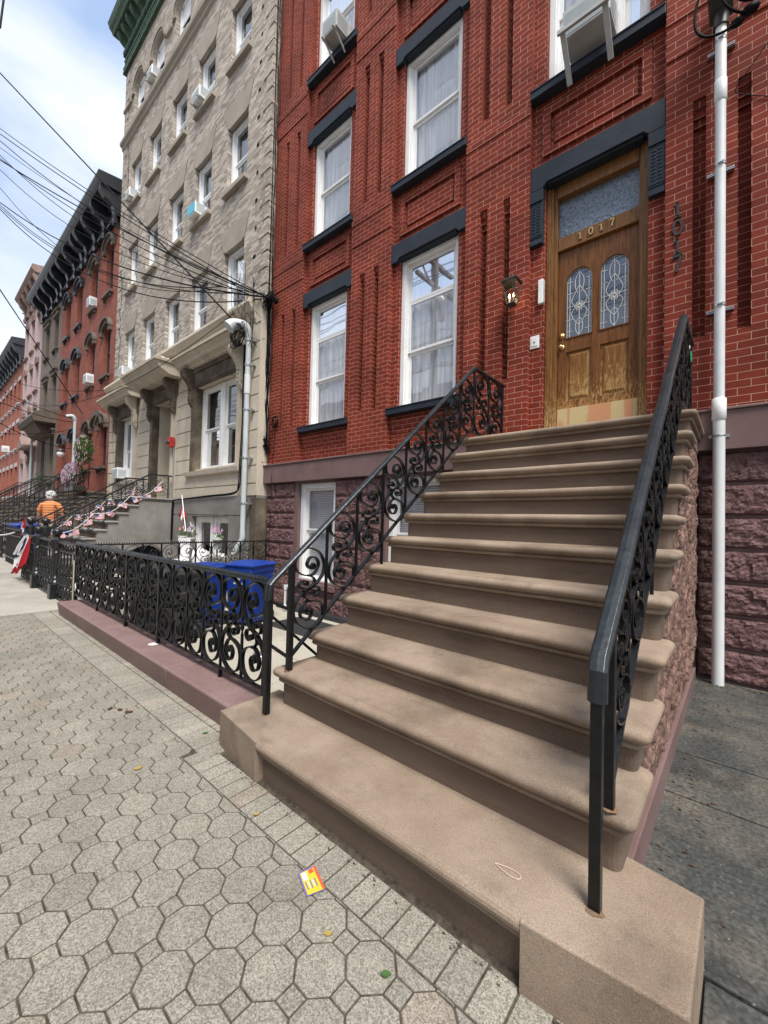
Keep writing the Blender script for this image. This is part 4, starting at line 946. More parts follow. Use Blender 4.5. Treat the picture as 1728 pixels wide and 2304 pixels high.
# ================================================================ YARD THINGS
def bin_(x, y, rot_, col, label, s=1.0, group='wheeled bins in the yard', cat='bin', logo=False, ang=0, zf=None):
    T = thing('recycling_bin' if col == 'blue_plastic' else 'garbage_bin', (0, 0, 0), label, cat, group)
    w0, d0, w1, d1, h = .21*s, .24*s, .27*s, .31*s, .93*s
    q = MB(); r = .05*s
    def ring(w, d, z):
        pts = []
        for cx, cy, a0 in ((w-r, d-r, 0), (-w+r, d-r, 90), (-w+r, -d+r, 180), (w-r, -d+r, 270)):
            for k in range(5): a = R(a0+k*22.5); pts.append((cx+r*math.cos(a), cy+r*math.sin(a), z))
        return pts
    lv = [(w0, d0, .06*s), (w0+.01, d0+.01, .12*s), (w1-.012, d1-.012, h-.10*s), (w1, d1, h-.09*s), (w1, d1, h-.02*s), (w1+.015, d1+.015, h)]
    vs = [p for l_ in lv for p in ring(*l_)]; n = 20
    q.add(vs, [(i*n+k, i*n+(k+1) % n, (i+1)*n+(k+1) % n, (i+1)*n+k) for i in range(len(lv)-1) for k in range(n)]+[tuple(range(n))[::-1]])
    q.build('body', col, T)
    q = MB(); lv = [(w1+.02, d1+.02, h+.002), (w1+.022, d1+.022, h+.02), (w1-.01, d1-.01, h+.035), (w1-.04, d1-.05, h+.04), (w1-.06, d1-.08, h+.062), (w1-.12, d1-.16, h+.07)]
    vs = [p for l_ in lv for p in ring(*l_)]
    q.add(vs, [(i*n+k, i*n+(k+1) % n, (i+1)*n+(k+1) % n, (i+1)*n+k) for i in range(len(lv)-1) for k in range(n)]+[tuple(range(n))[::-1], tuple(range((len(lv)-1)*n, len(lv)*n))])
    q.tube([(-w1+.04, d1+.03, h+.01), (-w1+.04, d1+.08, h+.02), (w1-.04, d1+.08, h+.02), (w1-.04, d1+.03, h+.01)], .014, 8)
    q.build('lid', col, T)
    for sx_ in (-1, 1):
        q = MB(); q.lathe([(.02, -.025), (.10*s, -.025), (.11*s, -.015), (.11*s, .015), (.10*s, .025), (.02, .025)], (sx_*(w0+.02), d0-.02, .11*s), 16, 'x'); q.build('wheel', 'black_plastic', T)
    if logo:
        q = MB(); cz = h-.19*s; yy = lambda z: -(d0+.01+(d1-d0-.022)*((z-.12*s)/(h-.22*s)))-.004
        for k in range(5):
            a = math.pi/2+k*2*math.pi/5; c = (.028*math.cos(a), cz+.028*math.sin(a))
            q.ribbon([(c[0]+.017*math.cos(t), yy(cz), c[1]+.017*math.sin(t)) for t in [i*math.pi/5 for i in range(11)]], (0, 1, 0), .003, .006)
        q.build('logo', 'white_fabric', T)
        tc_ = bpy.data.curves.new('t', 'FONT'); tc_.body = 'RECYCLE'; tc_.size = .042; tc_.align_x = 'CENTER'; tc_.extrude = .001; to = bpy.data.objects.new('t', tc_); COL.objects.link(to)
        dg = bpy.context.evaluated_depsgraph_get(); dg.update(); me_ = bpy.data.meshes.new_from_object(to.evaluated_get(dg)); bpy.data.objects.remove(to)
        me_.materials.clear(); me_.materials.append(MAT['white_fabric']); wo = bpy.data.objects.new('lettering', me_); COL.objects.link(wo); wo.parent = T; wo.location = (0, yy(cz-.08), cz-.088); wo.rotation_euler = (R(90-3), 0, 0)
    T.location = (x, y, zf if zf is not None else (-.06 if x > -15.2 else .02)); T.rotation_euler = (0, 0, ang)
    return T
bin_(-6.28, 3.05, 0, 'blue_plastic', 'blue recycling bin with white logo, nearer to the street of the two by the stoop', .97, 'blue recycling bins', 'recycling bin', True, R(22), -.31)
bin_(-5.98, 3.66, 0, 'blue_plastic', 'blue recycling bin with white logo, standing closer to the house wall', 1.0, 'blue recycling bins', 'recycling bin', True, R(20), -.31)
bin_(-5.85, 2.45, 0, 'black_plastic', 'black garbage bin behind the scroll fence, next to the blue recycling bins', .96, 'black garbage bins', 'garbage bin', False, R(14), -.31)
bin_(-6.62, 2.45, 0, 'black_plastic', 'black garbage bin behind the scroll fence, farther from the stoop', .96, 'black garbage bins', 'garbage bin', False, R(4), -.31)
q = MB(); q.box(-6.25, -5.30, 3.88, 4.60, -.31, -.295)
for k in range(24): q.box(-6.22+k*.038, -6.20+k*.038, 3.92, 4.56, -.295, -.291)
MATO = q.build('door_mat', 'rubber'); MATO.location = (.55, -.1, 0); tag(MATO, 'black ribbed rubber mat lying on the yard floor', 'mat')
q = MB(); q.box(-6.7, -2.25, 4.66, 4.80, -.31, -.23); CH = q.build('cable_channel', 'black_plastic', bev=.02); tag(CH, 'black strip running along the foot of the purple wall', 'floor strip')
q = MB(); q.lathe([(.11, 0), (.11, .012), (.07, .02), (.001, .022)], (-4.45, 2.92, -.31), 20); o = q.build('drain_cover', 'galv'); tag(o, 'round steel drain cover set in the yard floor', 'drain cover')
V = thing('vent_pipe', (-6.32, 4.60, -.31), 'small white plumbing pipe with an elbow beside the basement window', 'pipe')
q = MB(); q.tube([(-6.32, 4.6, -.31), (-6.32, 4.6, .12)], .022, 10); q.build('pipe', 'pvc', V)
q = MB(); q.tube([(-6.32, 4.6, .08), (-6.32, 4.6, .16)], .034, 10); q.tube([(-6.32, 4.6, .13), (-6.32, 4.84, .14)], .03, 10); q.tube([(-6.32, 4.6, -.22), (-6.24, 4.54, -.28)], .03, 10); q.build('elbow', 'pvc', V)
# ================================================================ HOUSE FIXTURES
LT = thing('wall_lantern', (-2.08, 4.84, 4.2), 'black lantern with two lit candle bulbs on the brick pier beside the door', 'lantern')
lx, ly = -2.085, 4.70
q = MB(); q.box(lx-.035, lx+.035, 4.835, 4.85, 4.14, 4.32); q.build('back_plate', 'dark_metal', LT, bev=.003)
q = MB(); q.tube([(lx, 4.84, 4.24), (lx, 4.79, 4.27), (lx, 4.74, 4.30)], .009, 8); q.build('arm', 'dark_metal', LT)
q = MB(); q.add([(lx-.10, ly-.10, 4.315), (lx+.10, ly-.10, 4.315), (lx+.10, ly+.10, 4.315), (lx-.10, ly+.10, 4.315), (lx-.10, ly-.10, 4.328), (lx+.10, ly-.10, 4.328), (lx+.10, ly+.10, 4.328), (lx-.10, ly+.10, 4.328), (lx-.03, ly-.03, 4.385), (lx+.03, ly-.03, 4.385), (lx+.03, ly+.03, 4.385), (lx-.03, ly+.03, 4.385)],
     [(3, 2, 1, 0), (0, 1, 5, 4), (1, 2, 6, 5), (2, 3, 7, 6), (3, 0, 4, 7), (4, 5, 9, 8), (5, 6, 10, 9), (6, 7, 11, 10), (7, 4, 8, 11), (8, 9, 10, 11)]); q.lathe([(.02, 4.385), (.012, 4.40), (.02, 4.412), (.001, 4.43)], (lx, ly, 0), 10); q.build('roof', 'dark_metal', LT)
q = MB()
for a, b in ((-1, -1), (1, -1), (1, 1), (-1, 1)): q.bar((lx+a*.085, ly+b*.085, 4.315), (lx+a*.042, ly+b*.042, 4.045), .009, .009)
for z, w in ((4.05, .043), (4.31, .086)):
    for s_ in (-1, 1): q.box(lx-w, lx+w, ly+s_*w-.005, ly+s_*w+.005, z-.006, z+.006); q.box(lx+s_*w-.005, lx+s_*w+.005, ly-w, ly+w, z-.006, z+.006)
q.box(lx-.04, lx+.04, ly-.04, ly+.04, 4.035, 4.045); q.lathe([(.018, 0), (.008, -.02), (.001, -.035)], (lx, ly, 4.037), 8); q.build('cage', 'dark_metal', LT)
q = MB()
for a in (0, 1, 2, 3):
    c_, s_ = ((0, -1), (1, 0), (0, 1), (-1, 0))[a]
    if c_ == 0: q.add([(lx-.082, ly+s_*.082, 4.308), (lx+.082, ly+s_*.082, 4.308), (lx+.04, ly+s_*.04, 4.05), (lx-.04, ly+s_*.04, 4.05)], [(0, 1, 2, 3)])
    else: q.add([(lx+c_*.082, ly-.082, 4.308), (lx+c_*.082, ly+.082, 4.308), (lx+c_*.04, ly+.04, 4.05), (lx+c_*.04, ly-.04, 4.05)], [(0, 1, 2, 3)])
q.build('pane', 'lamp_glass', LT)
for dx in (-.028, .028):
    q = MB(); q.tube([(lx+dx, ly, 4.05), (lx+dx, ly, 4.13)], .009, 8); cs = q.build('candle', 'paper_white', LT)
    q = MB(); q.lathe([(.006, 0), (.013, .015), (.012, .03), (.005, .05), (.001, .06)], (lx+dx, ly, 4.13), 10); q.build('bulb', 'bulb', cs)
ld = bpy.data.lights.new('lantern_light', 'POINT'); ld.energy = .35; ld.color = (1, .72, .4); ld.shadow_soft_size = .03; lo_ = bpy.data.objects.new('lantern_light', ld); COL.objects.link(lo_); lo_.parent = LT; lo_.location = (lx+2.08, ly-4.84, 4.16-4.2)
K = thing('intercom', (-1.79, 4.93, 4.2), 'slim white door intercom on the brick reveal left of the door', 'intercom')
q = MB(); q.box(-1.835, -1.775, 4.885, 4.932, 4.05, 4.345); q.build('housing', 'white_paint', K, bev=.006)
q = MB(); q.box(-1.774, -1.768, 4.89, 4.928, 4.06, 4.335); 
for z in (4.10, 4.14, 4.18, 4.22, 4.26): q.box(-1.768, -1.765, 4.90, 4.92, z, z+.02)
q.build('buttons', 'grey_pvc', K)
K = thing('doorbell', (-1.88, 4.92, 3.6), 'square white doorbell plate on the brick left of the door', 'doorbell')
q = MB(); q.box(-1.935, -1.825, 4.917, 4.932, 3.53, 3.685); q.box(-1.92, -1.84, 4.912, 4.917, 3.555, 3.66); q.build('plate', 'white_paint', K, bev=.004)
q = MB(); q.lathe([(.001, -.008), (.009, -.006), (.010, 0)], (-1.88, 4.912, 3.605), 10, 'y'); q.build('button', 'dark_metal', K)
K = thing('padlock', (-.325, 4.47, 2.9), 'small green padlock hanging from the right stair railing', 'padlock')
q = MB(); q.box(-.335, -.305, 4.425, 4.475, 2.84, 2.93); q.build('body', 'green_lock', K, bev=.005)
q = MB(); q.tube([(-.32, 4.435, 2.93), (-.32, 4.435, 2.975), (-.32, 4.442, 2.992), (-.32, 4.458, 2.992), (-.32, 4.465, 2.975), (-.32, 4.465, 2.93)], .004, 6); q.build('shackle', 'galv', K)
# conduit on the right pier
PP = thing('service_pipe', (-.125, 4.74, 0), 'tall white plastic service pipe climbing the red brick pier right of the door', 'pipe')
px_, py_ = -.125, 4.74
q = MB(); q.tube([(px_, py_, 0), (px_, py_, 2.52)], .045, 20); q.build('lower_pipe', 'pvc', PP)
q = MB(); q.tube([(px_, py_, 2.36), (px_, py_, 2.365), (px_, py_, 2.55), (px_, py_, 2.56)], [.046, .053, .053, .042], 20); q.build('coupling', 'white_paint', PP)
q = MB(); q.tube([(px_, py_, 2.55), (px_, py_, 5.38)], .040, 20); q.build('upper_pipe', 'grey_pvc' if 0 else 'pvc', PP)
q = MB(); q.tube([(px_, py_, 5.30), (px_, py_, 5.305), (px_, py_, 5.50), (px_, py_, 5.505)], [.041, .047, .047, .041], 20); q.tube([(px_, py_, 5.50), (px_, py_, 6.02)], .042, 20); q.build('coupling', 'white_paint', PP)
for z in (2.22,):
    q = MB(); q.tube([(px_, py_, z-.006), (px_, py_, z+.006)], .050, 20); q.box(px_-.075, px_+.075, 4.768, 4.774, z-.014, z+.014); q.build('clamp', 'galv', PP)
for z in (3.39, 4.69, 5.86):
    q = MB(); q.box(px_-.10, px_+.10, 4.80, 4.85, z-.012, z-.004); q.box(px_-.10, px_+.10, 4.80, 4.85, z+.004, z+.012); q.box(px_-.10, px_+.10, 4.842, 4.85, z-.012, z+.012); q.build('strut', 'galv', PP)
    q = MB(); q.tube([(px_, py_, z+.005), (px_, py_, z+.03)], .046, 20); q.bar((px_-.02, py_-.05, z+.018), (px_+.03, py_-.05, z+.018), .012, .012); q.build('clamp', 'galv', PP)
q = MB(); q.add([(px_-.085, 4.36, 6.28), (px_+.085, 4.36, 6.28), (px_+.085, 4.78, 6.10), (px_-.085, 4.78, 6.10), (px_-.11, 4.34, 6.40), (px_+.11, 4.34, 6.40), (px_+.10, 4.80, 6.34), (px_-.10, 4.80, 6.34)], [(0, 1, 2, 3), (7, 6, 5, 4), (0, 4, 5, 1), (1, 5, 6, 2), (2, 6, 7, 3), (3, 7, 4, 0)])
q.tube([(px_, py_, 6.0), (px_, py_, 6.15)], .06, 14); q.build('weatherhead', 'dark_metal', PP, bev=.01)
def loop(pts, r, m='cable', T=PP, name='cable_loop'):
    q = MB(); q.tube(spline(pts, 6), r, 8); q.build(name, m, T)
loop([(px_-.08, 4.45, 6.25), (px_-.16, 4.44, 6.05), (px_-.17, 4.45, 5.85), (px_-.10, 4.47, 5.74), (px_+.02, 4.50, 5.72), (px_+.12, 4.52, 5.76), (px_+.2, 4.55, 5.83)], .011)
loop([(px_-.02, 4.45, 6.25), (px_-.01, 4.42, 6.05), (px_+.04, 4.43, 5.88), (px_+.12, 4.48, 5.80), (px_+.2, 4.55, 5.82)], .011)
loop([(px_+.03, 4.42, 6.3), (px_+.04, 4.40, 6.08), (px_+.09, 4.42, 5.92), (px_+.16, 4.47, 5.86), (px_+.24, 4.52, 5.87)], .012)
loop([(px_+.01, 4.42, 6.25), (px_, 4.40, 6.15), (px_-.03, 4.42, 6.06)], .008, 'paper_white')
loop([(px_+.20, 4.53, 5.83), (px_+.26, 4.5, 6.1), (px_+.30, 4.3, 6.6)], .006); loop([(px_+.22, 4.55, 5.86), (px_+.33, 4.5, 5.98), (px_+.37, 4.4, 6.2), (px_+.36, 4.3, 6.6)], .006)
loop([(px_+.12, 4.55, 5.90), (px_+.2, 4.5, 6.2), (px_+.26, 4.2, 6.7)], .004, 'cable_grey')
q = MB(); q.ball((px_+.20, 4.54, 5.82), .045, 8, 6, (1.5, 1, .9)); q.ball((px_+.11, 4.54, 5.77), .04, 8, 6, (1.3, 1, .9)); q.build('splice', 'cable', PP)
K = MB(); K.tube(spline([(.42, 4.80, 5.95), (.05, 4.80, 5.50), (-.02, 4.83, 5.42), (.02, 4.84, 5.36), (.20, 4.84, 5.22), (.5, 4.84, 5.0)], 6), .004, 6); o = K.build('wall_cable', 'cable'); tag(o, 'thin loose cable crossing the brick right of the white pipe', 'cable')
# air conditioners
def ac_unit(x0, x1, z0, z1, yf, label, m='vent_grey', bracket=True, group='window air conditioners', louv=True, name='air_conditioner', yb=None):
    yb = yb or 5.05
    T = thing(name, ((x0+x1)/2, yf, z0), label, 'air conditioner', group)
    q = MB(); q.box(x0, x1, yf, yb, z0, z1); q.build('casing', m, T, bev=.008)
    if louv:
        q = MB(); k = int((z1-z0-.06)/.022)
        for i in range(k): q.box(x0+.03, x1-.03, yf-.006, yf-.001, z0+.03+i*.022, z0+.042+i*.022)
        q.build('grille', 'grey_pvc', T)
        q = MB()
        for i in range(8): q.box(x1+.001, x1+.004, yf+.03, yf+.03+(yb-yf)*.5, z0+.05+i*.03, z0+.065+i*.03)
        q.build('side_louvre', 'grey_pvc', T)
    if bracket:
        for xx in (x0+.05, x1-.05):
            q = MB(); q.bar((xx, yf-.03, z0+.02), (xx, yb-.2, z0-.22), .03, .012); q.bar((xx, yf-.05, z0-.012), (xx, yb, z0-.012), .035, .02); q.build('bracket', 'vent_grey', T)
    return T
ac_unit(-1.50, -1.02, 6.80, 7.13, 4.60, 'large pale air conditioner in the white window above the front door', bracket=False)
q = MB(); q.bar((-1.52, 4.50, 6.80), (-1.0, 4.50, 6.80), .03, .045); 
for xx in (-1.47, -1.05): q.bar((xx, 4.50, 6.82), (xx, 4.80, 6.44), .055, .02)
bk = q.build('support_bracket', 'vent_grey'); tag(bk, 'beige metal support frame under the air conditioner above the door', 'bracket')
ac_unit(-5.70, -5.32, 10.02, 10.34, 4.58, 'white air conditioner on angled legs in the top visible window of the red house')
# ================================================================ TAN APARTMENT BUILDING
A = thing('apartment_building', (-12.2, 4.8, 0), 'tan brick apartment building with a green cornice and cream stone ground floor', 'building')
AX0, AX1, AY = -17.06, -7.44, 4.72
CO = [(-9.30, -8.40), (-11.03, -10.10), (-12.70, -11.73), (-14.47, -13.52), (-16.12, -15.20)]
RW = [(6.06, 7.70), (9.10, 10.72), (12.14, 13.68)]
r = [(AX0, AX1, 5.93, 18.2, AY)]
for a, c in CO:
    for z0, z1 in RW: r.append((a, c, z0, z1, None))
    r.append((a, c, 15.15, 16.70, None))
q = relief(MB(), r, 5.02)
for k, z in enumerate([5.95+.35*i for i in range(33)]):
    if z+.33 > 17.6: break
    q.box(AX1-(.22 if k % 2 else .34), AX1+.006, AY-.022, 4.86, z, z+.31)
    q.box(AX0-.01, AX0+(.22 if k % 2 else .34), AY-.022, 4.9, z, z+.31)
for a, c in CO:   # arch spandrels
    rr = (c-a)/2; cx = (a+c)/2
    for sg in (-1, 1): q.prism([(cx+sg*rr*math.cos(t*math.pi/16), 16.22+rr*math.sin(t*math.pi/16)) for t in range(9)]+[(cx, 16.72), (cx+sg*rr, 16.72)], 'y', AY+.001, 5.0)
q.box(AX0, AX1, 5.2, 12, 0, 18.2); q.box(AX0, AX0+.03, AY+.01, 5.2, 5.93, 18.2); q.box(AX1-.03, AX1, AY+.01, 5.2, 5.93, 18.2)
q.build('wall', 'tan_brick', A)
for i, (a, c) in enumerate(CO):
    for j, (z0, z1) in enumerate(RW+[(15.15, 16.70)]):
        W_ = sash_window(A, a+.01, c-.01, z0+.005, z1-.005 if j < 3 else 16.62, 4.82, [(z0+z1)/2+(-.05 if j < 3 else -.1)], inner=None, pane='dark_glass', fw=.085, frame='vinyl', room='dim_room' if (i+j) % 2 else 'dark_room', thick=False)
        m = MB(); m.box(a-.07, c+.07, AY-.10, AY+.2, z0-.115, z0-.004); m.build('sill', 'tan_stone', W_, bev=.006)
        if j < 3:
            m = MB(); h = .50
            m.prism([(a-.01, z1-.002), (a+.10, z1-.06), (c-.10, z1-.06), (c+.01, z1-.002), (c+.20, z1+h), ((a+c)/2+.17, z1+h+.001), ((a+c)/2+.13, z1+h+.07), ((a+c)/2-.13, z1+h+.07), ((a+c)/2-.17, z1+h+.001), (a-.20, z1+h)], 'y', AY-.018, AY+.06)
            m.build('lintel', 'tan_stone', W_, bev=.004)
            if random.random() < .5:
                m = MB(); m.box(a+.08, c-.08, 5.02, 5.03, z1-random.uniform(.35, .8), z1); m.build('blind', 'lens_white', W_)
        else:
            m = MB(); rr = (c-a)/2; cx = (a+c)/2
            for k_, (d, y0) in enumerate(((.03, .05), (.10, .08), (.17, .05))): m.ribbon([(cx-(rr+d)*math.cos(t*math.pi/16), AY-y0/2, 16.22+(rr+d)*math.sin(t*math.pi/16)) for t in range(17)], (0, 1, 0), y0, .06)
            m.build('arch_hood', 'tan_stone', W_)
            m = MB(); m.prism([(cx-rr, 16.0), (cx+rr, 16.0)]+[(cx+rr*math.cos(t*math.pi/12), 16.0+.2+rr*math.sin(t*math.pi/12)) for t in range(13)], 'y', 4.86, 4.88); m.build('fanlight', 'vinyl', W_)
m = MB(); m.prism([(AY, 14.66), (AY-.05, 14.70), (AY-.06, 14.78), (AY-.13, 14.84), (AY-.14, 14.93), (AY, 14.99)], 'x', AX0-.06, AX1+.03)
xs2 = [AX0-.03]+[v for a, c in CO[::-1] for v in (a-.20, c+.20)]+[AX1+.02]
for a, c in zip(xs2[::2], xs2[1::2]):
    if c > a: m.prism([(AY, 16.05), (AY-.07, 16.08), (AY-.07, 16.18), (AY-.03, 16.26), (AY, 16.27)], 'x', a, c)
m.build('string_course', 'tan_stone', A)
# green pressed metal cornice
m = MB(); m.box(AX0-.12, AX1, AY-.06, 5.0, 17.65, 18.35)
m.prism([(5.0, 19.30), (4.15, 19.32), (4.12, 19.22), (4.18, 19.06), (4.26, 18.98), (4.30, 18.90), (5.0, 18.86)], 'x', AX0-.30, AX1)
m.box(AX0-.16, AX1, 4.60, 5.0, 18.35, 18.45); m.box(AX0-.16, AX1, 4.62, 5.0, 17.62, 17.70)
x = AX0-.1
while x < AX1: m.box(x, x+.05, 4.60, 4.67, 18.22, 18.33); m.ball((x+.1, 4.65, 18.0), .05, 6, 4); m.box(x, x+.06, 4.61, 4.67, 17.72, 17.82); x += .13
m.build('cornice', 'green_copper', A)
x = AX0-.05
while x < AX1:
    m = MB(); m.prism([(4.68, 18.86), (4.36, 18.86), (4.36, 18.74), (4.46, 18.62), (4.60, 18.52), (4.66, 18.40), (4.68, 18.30)], 'x', x, x+.14); m.build('modillion', 'green_copper', A); x += .42
while x < AX1: m.box(x, x+.05, 4.60, 4.67, 18.22, 18.33); m.ball((x+.1, 4.65, 18.0), .05, 6, 4); m.box(x, x+.06, 4.61, 4.67, 17.72, 17.82); x += .13

# crack and holes
random.seed(21)
m = MB(); pts = []; z = 15.0; x = -16.62
while z > 5.95: pts.append((x, AY-.004, z)); z -= random.choice((.06, .12, .06, .2)); x += random.uniform(-.09, .09); x = min(max(x, -16.85), -16.45)
m.ribbon(pts, (0, 1, 0), .006, .03); m.build('crack', 'dark_room', A)
for k in range(13): m = MB(); m.box(-7.98+random.uniform(-.05, .05), -7.91, AY-.004, AY+.03, 6.4+k*.62, 6.48+k*.62); m.build('wall_hole', 'dark_room', A)
# ground floor in banded limestone
GY = 4.66; WR, DR, WL = (-10.32, -8.30), (-13.05, -11.75), (-16.10, -14.62)
r = [(AX0, AX1, 1.85, 5.93, GY), (AX1-.32, AX1, 1.85, 5.45, GY-.045), (AX0, AX0+.3, 1.85, 5.45, GY-.045)]
for k in range(10):
    z = 2.10+.369*k
    if z < 5.4: r.append((AX0, AX1, z-.014, z+.014, GY+.022)); r.append((AX1-.32, AX1, z-.014, z+.014, GY-.02))
for a, c in (WR, WL): r += [(a-.30, c+.30, 2.50, 5.45, GY+.01), (a, c, 2.56, 4.62, None)]
r += [(DR[0]-.28, DR[1]+.28, 1.85, 5.45, GY-.01), (DR[0], DR[1], 1.85, 4.62, None)]
q = relief(MB(), r, 5.02); q.box(AX1-.02, AX1+.002, GY-.043, 5.1, 1.852, 5.93); q.box(AX0-.002, AX0+.02, GY-.043, 5.1, 1.852, 5.93)
q.build('ground_floor', 'limestone', A)
m = MB(); m.prism([(4.72, 5.965), (4.44, 5.93), (4.41, 5.84), (4.47, 5.76), (4.50, 5.70), (4.56, 5.66), (4.58, 5.56), (4.63, 5.50), (4.64, 5.44), (4.72, 5.43)], 'x', AX0-.12, -7.62)
m.box(-7.62, -7.44, 4.60, 4.75, 5.45, 5.93); m.build('base_cornice', 'limestone', A)
m = MB(); m.prism([(4.70, 2.50), (4.70, 2.36), (4.58, 2.40), (4.56, 2.50)], 'x', WR[0]-.42, WR[1]+.18); m.prism([(4.70, 2.50), (4.70, 2.36), (4.58, 2.40), (4.56, 2.50)], 'x', WL[0]-.2, WL[1]+.2); m.build('stone_sill', 'limestone', A)
# hoods
def scroll_bracket(P, x, z0, z1, yw, m_='limestone'):
    m = MB(); h = z1-z0; prof = [(yw, z1), (yw-.30, z1), (yw-.33, z1-.10*h), (yw-.30, z1-.22*h), (yw-.22, z1-.30*h), (yw-.14, z1-.42*h), (yw-.10, z1-.6*h), (yw-.12, z1-.75*h), (yw-.10, z1-.9*h), (yw-.03, z0), (yw, z0)]
    m.prism(prof, 'x', x-.075, x+.075)
    for s_ in (-1, 1):
        m.ribbon([(x+s_*.078, yw-.20+.10*(1-t*.7)*math.cos(t*9), z1-.13*h-.0+.10*(1-t*.7)*math.sin(t*9)) for t in [i/24 for i in range(25)]], (1, 0, 0), .02, .022)
        m.ribbon([(x+s_*.078, yw-.07+.045*(1-t*.7)*math.cos(t*9), z1-.80*h+.05*(1-t*.7)*math.sin(t*9)) for t in [i/20 for i in range(21)]], (1, 0, 0), .02, .018)
    for k in range(5): m.ball((x, yw-.13+.0*k, z1-(.45+.09*k)*h), .03, 6, 4)
    return m.build('scroll_bracket', m_, P)
for (a, c, x0, x1) in ((WR[0], WR[1], -10.95, -7.98), (WL[0], WL[1], -16.9, -14.15), (DR[0], DR[1], -13.72, -11.22)):
    dq = {WR[0]: .05, WL[0]: -.03, DR[0]: -.26}[a]; dz = {WR[0]: 0, WL[0]: -.04, DR[0]: .05}[a]; HD = MB()
    HD.prism([(4.68, 5.44+dz), (4.25+dq, 5.40+dz), (4.22+dq, 5.30+dz), (4.30+dq, 5.24+dz), (4.33+dq, 5.17+dz), (4.42+dq, 5.13+dz), (4.47+dq*.5, 5.085), (4.68, 5.08)], 'x', x0, x1)
    HD.box(x0-.05, x1+.05, 4.19+dq, 4.68, 5.33+dz, 5.39+dz)
    hd = HD.build('window_hood' if a != DR[0] else 'door_hood', 'limestone', A)
    m = MB(); m.box(a-.28, c+.28, 4.60, 4.66, 4.62, 5.08); m.box(a-.2, c+.2, 4.56, 4.60, 4.98, 5.07); m.box(a-.10, c+.10, 4.585, 4.60, 4.66, 4.74)
    m.box(a-.12, a+.004, 4.61, 4.80, 2.5 if a != DR[0] else 1.86, 4.62); m.box(a-.22, a-.14, 4.62, 4.66, 2.5 if a != DR[0] else 1.86, 4.62)
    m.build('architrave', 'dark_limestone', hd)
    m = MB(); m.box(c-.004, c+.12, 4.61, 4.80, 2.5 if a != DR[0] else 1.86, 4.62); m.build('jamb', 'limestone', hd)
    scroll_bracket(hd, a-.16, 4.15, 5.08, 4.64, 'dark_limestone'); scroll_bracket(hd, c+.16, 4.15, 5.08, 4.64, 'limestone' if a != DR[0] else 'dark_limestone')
# carved crest over the door hood
random.seed(4); m = MB()
for k in range(46):
    u = random.uniform(-1, 1); hh = (1-abs(u)**1.3)*.42; m.ball((-12.5+u*1.05, 4.42+random.uniform(-.05, .08), 5.45+random.uniform(0, hh)), random.uniform(.05, .11), 7, 5, (1.2, .8, 1))
for sg in (-1, 1):
    m.ribbon([(-12.5+sg*(.45+.30*(1-t*.75)*math.cos(t*8)), 4.36, 5.60+.16*(1-t*.75)*math.sin(t*8)) for t in [i/28 for i in range(29)]], (0, 1, 0), .09, .05)
m.build('carved_crest', 'limestone', A)
# windows of the ground floor
for a, c, nm in (WR+('r',), WL+('l',)):
    mid = (a+c)/2+.02
    for u0, u1 in ((a+.02, mid-.03), (mid+.03, c-.02)):
        sash_window(A, u0, u1, 2.57, 4.60, 4.80, [3.55], inner=None, pane='dark_glass', fw=.07, room='dark_room', thick=False)
    m = MB(); m.box(mid-.03, mid+.03, 4.79, 4.95, 2.57, 4.60); m.build('mullion', 'white_paint', A)
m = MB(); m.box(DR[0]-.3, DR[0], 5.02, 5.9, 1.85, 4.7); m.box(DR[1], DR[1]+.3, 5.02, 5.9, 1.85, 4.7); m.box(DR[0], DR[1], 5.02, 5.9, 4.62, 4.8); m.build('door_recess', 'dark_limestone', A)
m = MB(); m.box(DR[0], DR[1], 5.85, 5.9, 1.85, 4.62); m.box(-12.95, -12.15, 5.80, 5.85, 1.9, 3.9); m.build('entrance_door', 'old_wood_dark', A)
m = MB(); m.box(DR[0]-.02, DR[0]+.03, 4.8, 5.8, 1.85, 4.6); m.build('reveal', 'limestone', A)
# granite base
B0, B1 = -10.32, -8.52
r = [(AX0, AX1, -.1, 1.85, 4.63), (AX0, AX1, 1.42, 1.44, 4.645), (AX0, -13.4, .7, .72, 4.645), (-11.4, AX1, .7, .72, 4.645), (B0, B1, .45, 1.40, None)]
q = relief(MB(), r, 5.0); q.box(AX1-.03, AX1, 4.63, 5.0, 0, 1.85); q.build('granite_base', 'granite', A)
q = MB(); q.box(AX1-.22, AX1+.004, 4.622, 4.9, .0, 1.80); q.build('corner_block', 'dark_limestone', A)
for u0, u1 in ((B0+.02, -9.45), (-9.38, B1-.02)): sash_window(A, u0, u1, .46, 1.39, 4.74, [], inner=None, pane='dark_glass', fw=.10, room='dark_room', thick=False)
# fixtures on the tan building
def fix(name, label, cat, loc, parts, group=None):
    T = thing(name, loc, label, cat, group)
    for nm, mb, m_ in parts: mb.build(nm, m_, T)
    return T
q = MB(); q.box(-11.68, -11.48, 4.50, 4.62, 3.25, 3.50); l_ = MB(); l_.lathe([(.07, 0), (.06, -.04), (.001, -.05)], (-11.58, 4.50, 3.37), 12, 'y')
fix('alarm_box', 'small red alarm box right of the tan building entrance', 'alarm', (-11.58, 4.6, 3.3), [('box', q, 'red_box'), ('bell', l_, 'dark_metal')])
q = MB(); q.tube([(-11.52, 4.62, 3.25), (-11.53, 4.62, 1.9)], .012, 6); tag(q.build('conduit', 'galv'), 'thin metal conduit running down from the red alarm box', 'conduit')
GP = thing('service_pipe', (-7.68, 4.5, 1), 'grey plastic service pipe with a curved hood on the cream stone corner', 'pipe')
gx_, gy_ = -7.70, 4.50
